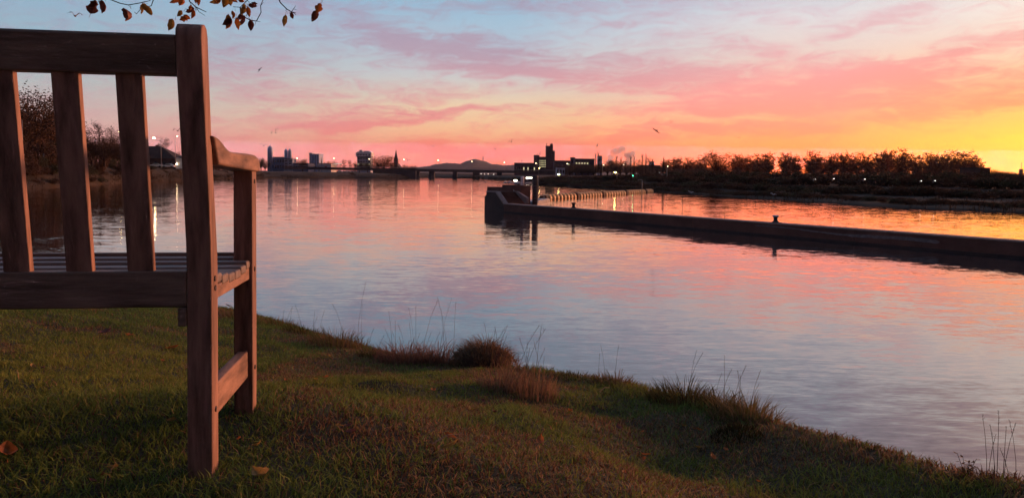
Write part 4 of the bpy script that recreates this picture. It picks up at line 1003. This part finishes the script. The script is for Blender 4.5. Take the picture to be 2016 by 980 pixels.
# ------------------------------------------------------------------ buildings
def bld(px0, px1, ytop, Y, depth, mt, label, name, cat='building', zb=None, roofm=None, rz=0.0, extra=None):
    pxm = (px0+px1)/2; zb = landh(pxm) if zb is None else zb
    a, b = at(px0, 340, Y), at(px1, 340, Y); zt_ = at(pxm, ytop, Y).z; w_ = b.x-a.x
    o = empty(name, ((a.x+b.x)/2, Y, zb-.3), label, cat, rz=rz)
    h = zt_-zb+.3
    MB().box((-w_/2, 0, 0), (w_/2, depth, h)).build('walls', mt, o)
    MB().box((-w_/2-.15, -.15, h), (w_/2+.15, depth+.15, h+.35)).build('roof', roofm or ROOF, o)
    return o, w_, h
def wins(o, w_, h, nx, nz, mt, sx=.6, sz=.5, z0=.15, z1=.95, lit=None, x0=0.0, x1=1.0, name='window', skip=0.0, sd=1):
    rg = random.Random(sd); k = 0
    cw = w_*(x1-x0)/nx; chh = h*(z1-z0)/nz
    for i in range(nx):
        for j in range(nz):
            if rg.random() < skip: continue
            c_ = (-w_/2+w_*x0+cw*(i+.5), -.06, h*z0+chh*(j+.5)); m2_ = mt
            if lit and rg.random() < lit: m2_ = WINL
            MB().cbox(c_, (cw*sx, .12, chh*sz)).build(name, m2_, o)
Yb = 600
# silo towers
def silo(px, w_px, ytop, label, n=1):
    Y = Yb; q = at(px, 340, Y); zb = landh(px); zt_ = at(px, ytop, Y).z; W_ = w_px/F_PX*Y; o = empty('silo_tower', (q.x, q.y, zb), label, 'silo'); h = zt_-zb
    r_ = W_/2 if n == 1 else W_/4.1
    xs_ = [0] if n == 1 else [-W_/3.8, W_/3.8]
    for x_ in xs_:
        MB().lathe([(r_, h*.32), (r_, h*.84), (r_*.8, h*.9), (r_*.3, h*.94)], 16, (x_, 0, 0)).build('tank', SILO, o, smooth=True)
        MB().tube([(x_+r_*.2, -r_*.9, h*.3), (x_+r_*.2, -r_*.9, h*.97), (x_+r_*.2, 0, h)], r_*.14, 6).build('pipe', SILO, o)
    MB().cbox((0, 0, h*.16), (W_*.8, W_*.8, h*.34)).build('base_frame', BLUEP, o)
    return o
silo(532, 10, 285, 'single tall blue-grey silo tower, leftmost on the far shore')
silo(567, 14, 291, 'twin blue-grey silos right of the single silo', 2)
o, w_, h = bld(535, 560, 310, Yb+6, 22, BLUEP, 'dark blue-grey plant hall between the silos', 'plant_hall'); wins(o, w_, h, 5, 2, GLASS)
o, w_, h = bld(559, 576, 313.5, Yb-3, 10, GREYP, 'pale stair block directly under the twin silos', 'stair_block'); wins(o, w_, h, 2, 4, GLASS)
o, w_, h = bld(577, 607, 322, Yb-5, 20, BLUEP, 'low dark grey hall right of the silos', 'low_hall'); wins(o, w_, h, 7, 1, GLASS, z0=.3)
o, w_, h = bld(609, 628, 304, Yb+15, 14, SILO, 'tall blue tower block behind the pale warehouse', 'tower_block'); wins(o, w_, h, 4, 7, GLASS, .5, .5)
MB().box((-w_/2, -.3, h), (-w_/2+w_*.28, 6, h+1.2)).build('roof_box', GREYP, o)
o, w_, h = bld(625, 652, 322.5, Yb-30, 18, WHITEP, 'pale warehouse with a small red emblem on its front', 'warehouse')
m_ = MB(); m_.cbox((1.1, -.08, h*.66), (1.9, .1, 1.0)); m_.cbox((.6, -.1, h*.45), (.7, .1, .5)); m_.cbox((1.7, -.1, h*.47), (.5, .1, .6)); m_.build('red_emblem', SIGNR, o); MB().cbox((1.0, -.08, h*.26), (3.4, .1, .3)).build('white_line_of_lettering', SIGNW, o)
MB().cbox((-w_/2+1.2, -.06, h*.42), (1.2, .1, h*.7)).build('door', GREYP, o)
MB().box((-w_/2+3, -.05, 0), (-w_/2+3.6, .05, h)).build('downpipe', GREYP, o)
o = empty('filling_station_canopy', (at(663, 340, Yb-20).x, Yb-20, landh(663)), 'flat lit canopy right of the pale warehouse', 'canopy')
hz = at(663, 323, Yb-20).z-landh(663)
MB().cbox((0, 0, hz), (8, 6, .5)).build('canopy', GREYP, o); MB().cbox((0, -3.05, hz+.1), (8, .1, .35)).build('light_strip', WINC, o)
for x_ in (-2.8, 2.8): MB().tube([(x_, 0, 0), (x_, 0, hz)], .2, 8).build('post', POLEM, o)
# stepped tower
o, w_, h = bld(703, 729.5, 309, 690, 11, GREYP, 'stepped pale tower block with wider upper floors', 'office_tower')
wins(o, w_, h, 5, 3, GLASS, .6, .4, .45, .98, lit=.12, sd=4)
h2 = at(716, 301, 690).z-landh(716)+.3; MB().box((-w_/2-1, -1.2, h+.36), (w_/2+1, 12, h2)).build('upper_floors', WHITEP, o)
h3 = at(716, 299, 690).z-landh(716)+.3; MB().box((-w_/2, -.5, h2), (w_/2+.6, 11, h3)).build('upper_floors', WHITEP, o)
h4 = at(716, 295.5, 690).z-landh(716)+.3; MB().box((-w_/2+2, 0, h3), (-w_/2+4.4, 8, h4)).build('roof_box', GREYP, o); MB().box((-w_/2+6.6, 0, h3), (-w_/2+11.5, 8, h4-.8)).build('roof_box', GREYP, o)
for i in range(5): MB().cbox((-w_/2-.2+(w_+.4)*(i+.5)/5, -1.26, (h+h2)/2), (1.6, .1, 1.3)).build('window', GLASS, o)
o = empty('billboard', (at(704.5, 340, 560).x, 560, landh(704)), 'small white panel on posts below the stepped tower', 'sign'); zz_ = at(704, 330, 560).z-landh(704)
MB().cbox((0, 0, zz_-1.1), (4.2, .2, 2.2)).build('panel', SIGNW, o)
for x_ in (-1.6, 1.6): MB().tube([(x_, .2, 0), (x_, .2, zz_)], .09, 6).build('post', POLEM, o)
# church
q = at(779.5, 340, 800); zb = landh(780); o = empty('church', (q.x, 800, zb), 'dark church with a slender pointed spire', 'church'); zs = at(779, 315, 800).z-zb; za = at(779, 295.5, 800).z-zb
MB().box((-2.1, -2.1, 0), (2.1, 2.1, zs)).build('tower', DKB, o)
MB().lathe([(2.6, zs), (1.5, zs+(za-zs)*.35), (.1, za)], 8).build('spire', ROOF, o)
MB().prism([(-4, 0), (4, 0), (4, zs*.4), (0, zs*.75), (-4, zs*.4)], 1, 2.1, 22).build('nave', DKB, o)
MB().tube([(0, 0, za-.2), (0, 0, za+1.2)], .08, 5).build('finial', DKB, o)
# factory to the right of the bridge
YF = 760
o, w_, h = bld(1074.5, 1088, 288, YF, 12, DKB, 'tallest dark factory tower with two rooftop aerials', 'factory_tower'); MB().box((w_/2, -.4, 0), (w_/2+2.0, 12, at(1090, 297, YF).z-landh(1090)+.3)).build('side_shaft', DKB, o)
wins(o, w_, h, 3, 8, GLASS, .4, .3, .2, .95)
for x_ in (-w_/2+.6, w_/2-1.2): MB().tube([(x_, 2, h), (x_, 2, h+3.2)], .25, 5).build('aerial', DKB, o)
MB().box((w_/2-2.8, 0, h+.35), (w_/2-.2, 6, h+2.4)).build('roof_box', DKB, o)
o, w_, h = bld(1051, 1061.5, 306, YF+4, 12, DKB, 'square dark factory block at the left of the lit wing', 'factory_block'); wins(o, w_, h, 2, 3, GLASS, .4, .3)
o, w_, h = bld(1061.5, 1074.5, 309.5, YF+6, 12, DKB, 'factory wing with a grid of lit windows', 'factory_wing'); wins(o, w_, h, 5, 4, WINL, .45, .5, .42, .86, sd=2)
o, w_, h = bld(1012.5, 1054, 321.5, YF-120, 18, DKB, 'long low dark shed at the right end of the bridge', 'shed'); wins(o, w_, h, 10, 1, GLASS, .5, .3, lit=.15)
MB().tube([(-w_/2+6.5, 3, h), (-w_/2+6.5, 3, h+3)], .2, 5).build('aerial', DKB, o)
o, w_, h = bld(1091, 1125, 317, YF-60, 16, DKB, 'long dark factory wing right of the tall tower', 'factory_hall'); wins(o, w_, h, 10, 2, GLASS, .5, .3, lit=.08, sd=8)
o, w_, h = bld(1124, 1132, 310.5, YF-70, 10, DKB, 'small square stair tower on the long wing', 'stair_tower'); wins(o, w_, h, 2, 2, GLASS, .4, .3)
o, w_, h = bld(1132, 1170, 313.5, 560, 16, DKB, 'dark flat-roofed block with a row of lit windows under its roof', 'office_block'); wins(o, w_, h, 7, 1, WINL, .45, .5, .66, .84, skip=.2, sd=3); wins(o, w_, h, 7, 1, GLASS, .4, .4, .35, .55)
o, w_, h = bld(1177.5, 1185, 308, 600, 8, GREYP, 'narrow grey block behind the pair of poplars', 'grey_block'); wins(o, w_, h, 2, 3, GLASS)
o, w_, h = bld(1096, 1112, 330, 420, 10, GREYP, 'pale low shed beside the yellow-green lamp', 'shed'); wins(o, w_, h, 3, 1, GLASS)
o, w_, h = bld(1281, 1288, 319, 620, 8, GREYP, 'small grey block left of the pointed conifer', 'grey_block'); wins(o, w_, h, 2, 2, GLASS)
o, w_, h = bld(1262, 1300, 326, 600, 12, DKB, 'low building with two bright windows by the trees', 'low_building'); wins(o, w_, h, 6, 1, WINC, .5, .4, .2, .62, x0=.5, x1=1.0, skip=.35, sd=5)
o, w_, h = bld(1930, 1949, 332, 260, 12, BRICK, 'flat-roofed dark building at the right end of the tree row', 'flat_roof_building'); wins(o, w_, h, 5, 1, GLASS)
q = at(2011.5, 345, 1500); o = empty('distant_tower', (q.x, 1500, 3), 'tiny distant tower in the yellow glow at the right edge', 'tower'); MB().box((-2.6, 0, 0), (2.6, 5, at(2011, 333, 1500).z-3)).build('shaft', DKB, o); MB().tube([(0, 2, at(2011, 333, 1500).z-3), (0, 2, at(2011, 320, 1500).z-3)], .35, 5).build('aerial', DKB, o)
# house on the left bank
YH = 285
q = at(300, 340, YH); zb = landh(316); o = empty('brick_house', (q.x, YH, zb), 'dark brick house with a hipped roof behind the third slat', 'house'); W_ = 92/F_PX*YH; he = at(316, 312, YH).z-zb; hr = at(316, 287.5, YH).z-zb
MB().box((-W_/2, 0, -.3), (W_/2, 10, he)).build('walls', BRICK, o)
MB().add([(-W_/2-.4, -.4, he), (W_/2+.4, -.4, he), (W_/2+.4, 10.4, he), (-W_/2-.4, 10.4, he), (-5, 4.2, hr), (1.5, 4.2, hr)], [(0, 1, 5, 4), (1, 2, 5), (2, 3, 4, 5), (3, 0, 4)]).build('roof', ROOF, o)
MB().box((-.6, 4, hr-.6), (.3, 4.8, hr+.5)).build('chimney', BRICK, [c_ for c_ in o.children if c_.name.startswith('roof')][0])
for i in range(6): f_ = MB().cbox((-W_/2+1.7+i*2.9, -.05, he*.5), (1.0, .1, 1.4)).build('window', GLASS, o)
q = at(353, 340, YH-8); o = empty('white_annexe', (q.x, YH-8, zb), 'small white building with an orange lamp right of the brick house', 'building'); hz = at(353, 311, YH-8).z-zb
MB().box((-1.2, 0, -.3), (2.4, 6, hz)).build('walls', WHITEP, o); MB().prism([(-.3, hz), (6.3, hz), (3, hz+.7)], 0, -1.3, 2.5).build('roof', ROOF, o)
MB().lathe([(.12, 1.3), (.2, 1.45), (.12, 1.6)], 8, (-.9, -.25, 0)).build('wall_lamp', LAMPW, o)
# cars
def car(px, py, Y, rz, label):
    q = at(px, py, Y); o = empty('parked_car', (q.x, Y, landh(px)+.02), label, 'car', rz=rz)
    pf = [(-2.1, .35), (-2.1, .75), (-1.9, .88), (-1.1, .95), (-.7, 1.4), (.75, 1.42), (1.45, .98), (2.0, .88), (2.12, .6), (2.1, .35)]
    MB().prism(pf, 1, -.82, .82).build('body', CARP, o, bevel=.06)
    for s in (-1, 1):
        MB().prism([(-1.0, .97), (-.66, 1.34), (.7, 1.36), (1.3, 1.0)], 1, s*.825, s*.845).build('side_window', GLASS, o)
        for x_ in (-1.3, 1.3): MB().tube([(x_, s*.62, .33), (x_, s*.86, .33)], .33, 14).build('wheel', RUB, o)
    MB().prism([(1.5, .99), (.8, 1.4), (.83, 1.42), (1.53, 1.0)], 1, -.7, .7).build('windscreen', GLASS, o)
car(307, 326, 262, .3, 'white car parked left of the lamp post by the house'); car(332, 329, 262, .05, 'white hatchback parked right of the lamp post by the house')
# sign on the left bank
q = at(87, 315, 162); o = empty('bank_sign', (q.x, 162, landh(87)*.85), 'small white and red sign on a post on the left bank', 'sign'); hz = at(87, 303, 162).z-landh(87)*.85
MB().tube([(0, 0, -.3), (0, 0, hz)], .05, 6).build('post', POLEM, o); pl_ = MB().cbox((0, -.06, hz-.45), (.42, .04, .85)).build('panel', SIGNW, o); MB().cbox((0, -.09, hz-.9), (.42, .03, .16)).build('red_band', SIGNR, pl_)

# ------------------------------------------------------------------ street lamps
def lamp(px, py, Y, label, mt=LAMPW, r_=.2, side=-1, arm=.8, group=None, name='street_lamp', zb=None, cat='street lamp', pole=POLEM, pr=.09):
    zb = landh(px) if zb is None else zb; q = at(px, py, Y); o = empty(name, (q.x-side*arm, Y, zb), label, cat, group); hz = q.z-zb
    MB().tube([(0, 0, -.2), (0, 0, hz*.6), (0, 0, hz+.05)], [pr, pr*.8, pr*.6], 7).build('pole', pole, o, smooth=True)
    am = MB().tube([(0, 0, hz), (side*arm*.5, 0, hz+.16), (side*arm, 0, hz+.12)], pr*.5, 6).build('arm', pole, o) if arm else o
    MB().lathe([(r_*.5, -.5*r_), (r_, 0), (r_*.6, r_*.5)], 10, (side*arm, 0, hz)).build('lantern', mt, am, smooth=True); return o
lamp(303, 272, 255, 'bright street lamp with an arm above the brick house', LAMPB, .42, -1, 2.4)
lamp(235, 259.5, 225, 'lit street lamp beside the third slat above the trees', LAMPY, .17, -1, .8)
lamp(349, 268.5, 270, 'lit street lamp just left of the bench rear post', LAMPW, .16, 1, .8)
lamp(37, 237, 160, 'tall pale unlit lamp post in the first gap of the bench back', POLEM, .14, -1, .7)
lamp(97, 227.5, 200, 'small white light in the tall tree, upper one', LAMPC, .11, 1, .5); lamp(96.5, 249.5, 198, 'small white light in the tall tree, lower one', LAMPC, .11, 1, .5)
BRL = [(585, 311.5), (657, 311.8), (727, 313), (795, 314.2), (863, 316), (929, 318), (993, 320), (1055, 321.5), (1117, 322.5)]
names = ['above the low hall', 'above the pale warehouse', 'in front of the stepped tower', 'right of the church spire', 'left of the hill', 'in front of the hill top', 'right of the hill', 'above the low shed', 'right of the factory tower']
for (px, py), nm in zip(BRL, names): lamp(px, py, 520+(px-585)*.11, 'lit lamp along the bridge road, '+nm, LAMPW, .26, -1, .9, 'street lamps along the bridge road', zb=6.2)
lamp(1211, 339.5, 205, 'bright yellow lamp above the striped floating barrier', LAMPY, .26, -1, .5)
lamp(1246, 346, 190, 'green signal light on a post by the basin', LAMPG, .14, 1, 0, name='signal_light', cat='signal light')
lamp(1100, 343.5, 300, 'strong yellow-green lamp in front of the pale shed', LAMPYG, .4, 1, .3)
lamp(1062, 331, 420, 'small yellow lamp below the lit factory wing', LAMPY, .2, 1, .3); lamp(1188, 325, 330, 'small warm light under the poplars', LAMPW, .12, 1, .3)
lamp(1228, 324.5, 380, 'small warm light in front of the poplar stand', LAMPW, .14, 1, .3); lamp(1315, 327.5, 250, 'small warm light at the first round tree', LAMPW, .09, 1, .3)
for px, py, lb in ((1605, 353, 'faint light below the round trees, far left one'), (1642, 352, 'bright light below the round trees, second from left'), (1703, 353, 'bright light below the round trees, middle one'), (1814, 356.5, 'bright light below the round trees, left of the close pair'), (1841, 356, 'bright light below the round trees, right of the close pair')):
    lamp(px, py, 130, lb, LAMPC, .075 if px > 1610 else .04, 1, .3, 'lights in the right bank')
lamp(1256, 355, 158, 'tall thin post with a short arm by the end of the barrier', POLEM, .07, -1, .9, name='gauge_post', cat='post', zb=0)
# bright strips near the head
o = empty('floodlit_kiosk', (at(1041.6, 356, 300).x, 300, 1.5), 'small kiosk with a glaring white strip light behind the head block', 'kiosk'); hz = at(1041, 350.6, 300).z-1.5
MB().box((-2, 0, -2), (2, 3, hz+.4)).build('walls', DKB, o); MB().cbox((0, -.1, hz), (2.5, .15, .6)).build('strip_light', STRIP, o)
o = empty('work_lamp', (at(1014.8, 357, 240).x, 240, -.5), 'low glaring warm lamp on a post left of the pale round post', 'lamp'); hz = at(1014.8, 355.6, 240).z+.5
MB().tube([(0, 0, 0), (0, 0, hz)], .1, 6).build('post', DKB, o); MB().cbox((0, -.1, hz), (1.1, .2, .55)).build('lamp_head', STRIP, o, bevel=.1)
# ------------------------------------------------------------------ bridge
a = at(560, 326, 516); b = at(1130, 339.5, 590); a.z = 7.0; b.z = 6.0
def br(px, t=None):
    Y = 516+(px-560)*(590-516)/570; q = at(px, 335, Y); return Vector((q.x, Y, 7.0+(6.0-7.0)*(px-560)/570))
o = empty('road_bridge', br(700), 'long flat concrete road bridge across the river', 'bridge'); o0 = o.location.copy()
m_ = MB(); m_p = MB()
PXs = list(range(560, 1131, 10))
for off, hh, zt_, mt, nm in ((0, 1.9, 0, BRDG, 'deck'), (-.12, .35, .9, POLEM, 'railing')):
    vs = []; fs = []
    for px in PXs:
        q = br(px)-o0; d = 9 if nm == 'deck' else .08; z1 = q.z+zt_; vs += [(q.x, q.y+off, z1-hh), (q.x, q.y+off, z1), (q.x, q.y+off+d, z1), (q.x, q.y+off+d, z1-hh)]
    for i in range(len(PXs)-1):
        for k in range(4): fs.append((i*4+k, i*4+(k+1) % 4, (i+1)*4+(k+1) % 4, (i+1)*4+k))
    fs += [(0, 1, 2, 3), tuple(len(vs)-4+k for k in (3, 2, 1, 0))]
    MB().add(vs, fs).build(nm, mt, o)
for px, wd2 in ((820, 8), (849, 10), (895, 8), (937, 13), (983, 10), (1030, 8)):
    q = br(px)-o0; W_ = wd2/F_PX*540; MB().box((q.x-W_/2, q.y+.5, -o0.z-2.5), (q.x+W_/2, q.y+8.5, q.z-1.9)).build('pier', BRDG, o)
    MB().tube([(q.x, q.y-.2, -o0.z-.5), (q.x, q.y-.2, -o0.z+2.2)], W_*.62, 8).build('pier_foot', BRDG, o)
# abutment: dark retaining wall left of the river under the road
q0, q1 = br(735)-o0, br(822)-o0
MB().box((q0.x, q0.y-.6, -o0.z-2), (q1.x, q0.y+8, q0.z-1.9)).build('abutment', BRDG, o)
# small lights and pale facades under the bridge
m_ = 0
for i, (px, py) in enumerate([(938, 340), (947, 342.5), (954, 343), (961, 342.6), (972, 343.4), (879, 346), (897, 347), (921, 346)]):
    lamp(px, py, 720, 'tiny quay light seen under the bridge deck', LAMPC, .3, 1, .3, 'tiny lights under the bridge', zb=2)
o, w_, h = bld(826, 1060, 344, 740, 20, DKB, 'long dark row of sheds on the quay seen under the bridge', 'quay_sheds', zb=2)
wins(o, w_, h, 16, 1, GLASS, .5, .3, lit=.1, sd=6)
# vehicles on the road at the middle shore
for i, (px, lb) in enumerate([(668, 'pale car parked on the far shore, left one of three'), (683, 'pale car parked on the far shore, middle one'), (697, 'pale car parked on the far shore, right one of three')]):
    car(px, 337, 545, .1*i, lb)

# ------------------------------------------------------------------ gulls
def gull_proto(up_=.35, name='flying_gull', wm=GULLD):
    o = empty(name, (0, 0, -200))
    MB().lathe([(.01, -.24), (.05, -.16), (.075, -.02), (.07, .08), (.045, .16), (.03, .2), (.008, .25)], 10).build('body', GULLD, o, smooth=True)
    b_ = o.children[0]; b_.rotation_euler = (rad(-90), 0, 0)
    for s in (-1, 1):
        vs = [(s*.04, .08, .02), (s*.04, -.08, .02), (s*.28, .12, .02+up_*.3), (s*.28, -.05, .02+up_*.3), (s*.52, .02, .02+up_*.22), (s*.6, -.12, .0+up_*.1), (s*.4, -.07, .02+up_*.28)]
        t_ = [(x_, y_, z_+.012) for x_, y_, z_ in vs]; fs = [(0, 2, 3, 1), (2, 4, 6, 3), (4, 5, 6)]
        m_ = MB(); m_.add(vs+t_, fs+[tuple(k+7 for k in f_) for f_ in fs]+[(0, 7, 9, 2), (2, 9, 11, 4), (4, 11, 12, 5), (5, 12, 13, 6), (6, 13, 10, 3), (3, 10, 8, 1)]); m_.build('wing', wm, o)
    MB().add([(-.03, -.2, .01), (.03, -.2, .01), (.07, -.34, .01), (-.07, -.34, .01), (-.03, -.2, .02), (.03, -.2, .02), (.07, -.34, .02), (-.07, -.34, .02)], [(0, 1, 2, 3), (4, 5, 6, 7), (0, 1, 5, 4), (1, 2, 6, 5), (2, 3, 7, 6), (3, 0, 4, 7)]).build('tail', GULLW, o)
    return o
G1 = gull_proto(.9); G2 = gull_proto(-.3); G3 = gull_proto(1.6)
FG = [(148, 32, 22, .2, .1, 'gull gliding high at the upper left above the bench'), (511, 137, 13, 1.2, .8, 'gull gliding in the grey-blue sky below the hanging leaf'), (543, 262, 13, .4, -.6, 'gull flying right of the bench armrest, higher one'), (519, 287, 12, .1, -.1, 'gull flying right of the bench armrest, lower one beside the silo'),
      (1292, 257, 16, .5, .5, 'largest dark gull in the orange sky above the steam'), (1321, 242, 7, .1, 0, 'tiny gull just above the largest dark one'), (1455, 272, 6, .1, 0, 'tiny gull in the yellow sky right of the steam'), (1176, 286, 8, .9, .9, 'small gull above the poplar pair'), (1007, 280, 9, .3, -.4, 'gull over the right shoulder of the hill'),
      (350, 258, 15, .1, .1, 'gull beside the bench rear post'), (870, 375, 8, .3, .2, 'dark gull low over the water left of the head block'), (843, 376, 6, .2, .1, 'small gull low over the water, leftmost of the pair'), (956, 359, 16, .1, 0, 'gull with arched wings just left of the head block'), (694, 365, 7, .2, .1, 'gull low over the water below the stepped tower'),
      (853, 289, 7, .1, 0, 'tiny gull above the left foot of the hill'), (899, 292, 6, .2, .2, 'tiny gull above the hill, right of the bridge lamp'), (975, 293, 5, .9, .3, 'tiny gull right above the hill mast'), (1063, 304, 8, .3, .6, 'gull just left of the factory tower top'), (803, 316, 9, .2, .3, 'gull right of the church spire')]
for i, (px, py, wpx, yw, rl, lb) in enumerate(FG):
    s0_ = (G1, G2, G3)[i % 3]; o = s0_ if i < 3 else copy_tree(s0_); Y = 1.2*F_PX/wpx*.8
    o.location = at(px, py, Y); o.rotation_euler = (.2*math.sin(i), rl, yw+(3.14 if i % 2 else 0)); tag(o, lb, 'gull', 'gulls in flight')
for i, (px, py, lb) in enumerate([(1360, 380, 'pale gull flying low before the dark right bank, left one'), (1522, 384, 'pale gull flying low before the dark right bank, right one')]):
    if i == 0: G4 = gull_proto(.8, 'flying_gull', GULLW); o = G4
    else: o = copy_tree(G4)
    o.location = at(px, py, 115); o.rotation_euler = (0, .2, .4); tag(o, lb, 'gull', 'gulls in flight')
# perched gulls on the head block
def perched():
    o = empty('perched_gull', (0, 0, -200))
    MB().lathe([(.01, -.2), (.045, -.12), (.075, 0), (.07, .08), (.03, .15)], 10).build('body', GULLW, o, smooth=True); o.children[0].rotation_euler = (rad(-68), 0, 0); o.children[0].location = (0, 0, .17)
    MB().lathe([(.01, -.04), (.035, -.02), (.04, .01), (.02, .04)], 10, (0, .13, .29)).build('head', GULLW, o, smooth=True)
    MB().tube([(0, .16, .29), (0, .215, .28)], [.01, .003], 5).build('bill', YEL, o)
    MB().prism([(-.02, .2), (.1, .23), (.12, .18), (-.26, .1)], 0, -.07, .07).build('folded_wings', GULLD, o)
    for s in (-.025, .025): MB().tube([(s, .01, 0), (s, .01, .12)], .006, 4).build('leg', RUST, o)
    return o
PG = perched(); gp = [(993, .3), (996.5, .5), (1001, .4), (1004, .8), (1007.5, .3), (1011, .6), (1015, .5), (1018.5, .3), (1022, .7), (1035, .4), (1037.5, .6), (1040, .3), (1042.5, .5), (1025, .9)]
for i, (px, yl) in enumerate(gp):
    o = PG if i == 0 else copy_tree(PG); y_ = 2.75+yl*.5
    while locy(px, y_) > xr-.12: y_ += .03
    q = pier.matrix_world @ Vector((locy(px, y_), sgn*y_, zblk)); o.location = q; s = random.uniform(1.0, 1.35); o.scale = (s,)*3; o.rotation_euler = (0, 0, random.choice((1, -1))*random.uniform(.9, 2.2))
    tag(o, 'small pale gull in the row resting on top of the head block', 'gull', 'gulls resting on the head block')
# far flock of starlings, tiny specks
bp0 = MB().add([(-.5, 0, .12), (0, .15, 0), (.5, 0, .12), (0, -.2, .03), (0, 0, -.12)], [(0, 1, 4), (1, 2, 4), (0, 4, 3), (2, 3, 4), (0, 3, 1), (1, 3, 2)])
rg = random.Random(12); ob0 = None
for i in range(46):
    if ob0 is None: o = ob0 = bp0.build('flock_bird', GULLD)
    else: o = ob0.copy(); col.objects.link(o)
    px = 790+rg.random()**1.0*95+rg.gauss(0, 6); py = 215+(px-790)*.12+rg.gauss(0, 5); o.location = at(px, py, 560+rg.uniform(-20, 20)); o.rotation_euler = (0, rg.uniform(-.5, .5), rg.uniform(0, 6)); s = rg.uniform(.5, .95); o.scale = (s, s, s)
    tag(o, 'tiny dark bird speck in the loose flock above the spire', 'bird', 'distant flock of small birds')

# ------------------------------------------------------------------ steam
sm = bpy.data.materials.new('steam'); sm.use_nodes = True; t = sm.node_tree; t.nodes.clear(); out = t.nodes.new('ShaderNodeOutputMaterial'); pv = t.nodes.new('ShaderNodeVolumePrincipled'); t.links.new(pv.outputs[0], out.inputs['Volume'])
pv.inputs['Color'].default_value = (.97, .97, 1, 1); pv.inputs['Anisotropy'].default_value = 0
co = t.nodes.new('ShaderNodeTexCoord'); nz = t.nodes.new('ShaderNodeTexNoise'); nz.inputs['Scale'].default_value = .11; nz.inputs['Detail'].default_value = 4; t.links.new(co.outputs['Object'], nz.inputs['Vector'])
mr = t.nodes.new('ShaderNodeMapRange'); mr.inputs[1].default_value = .36; mr.inputs[2].default_value = .7; mr.inputs[3].default_value = 0; mr.inputs[4].default_value = .3; t.links.new(nz.outputs[0], mr.inputs[0]); t.links.new(mr.outputs[0], pv.inputs['Density'])
import bmesh
bm = bmesh.new(); YS = 900
c0_ = at(1215, 310, YS)
for px, py, r_ in [(1200, 318, 6), (1203, 308, 7), (1208, 300, 8), (1217, 295, 9), (1226, 293, 7), (1236, 322, 9), (1243, 312, 9), (1234, 305, 7), (1246, 302, 6)]:
    q = at(px, py, YS)-c0_; rr = r_/F_PX*YS; bmesh.ops.create_icosphere(bm, subdivisions=2, radius=rr, matrix=Matrix.Translation(q))
me = bpy.data.meshes.new('steam_plume'); bm.to_mesh(me); bm.free(); me.materials.append(sm); o = bpy.data.objects.new('steam_plume', me); col.objects.link(o); o.location = c0_
rmd = o.modifiers.new('r', 'REMESH'); rmd.mode = 'VOXEL'; rmd.voxel_size = 1.2
tag(o, 'pale violet cloud of steam rising behind the poplars', 'steam', kind='stuff')

# ------------------------------------------------------------------ haze
HZ = 1.0
if HZ:
    hm = bpy.data.materials.new('haze_air'); hm.use_nodes = True; t = hm.node_tree; t.nodes.clear(); out = t.nodes.new('ShaderNodeOutputMaterial'); pv = t.nodes.new('ShaderNodeVolumePrincipled'); t.links.new(pv.outputs[0], out.inputs['Volume'])
    pv.inputs['Color'].default_value = (.9, .82, .9, 1); pv.inputs['Density'].default_value = .00004
    tag(MB().box((-6500, -600, -4.6), (6500, 6600, 260)).build('haze', hm), 'thin evening haze over the river', 'haze', kind='stuff')
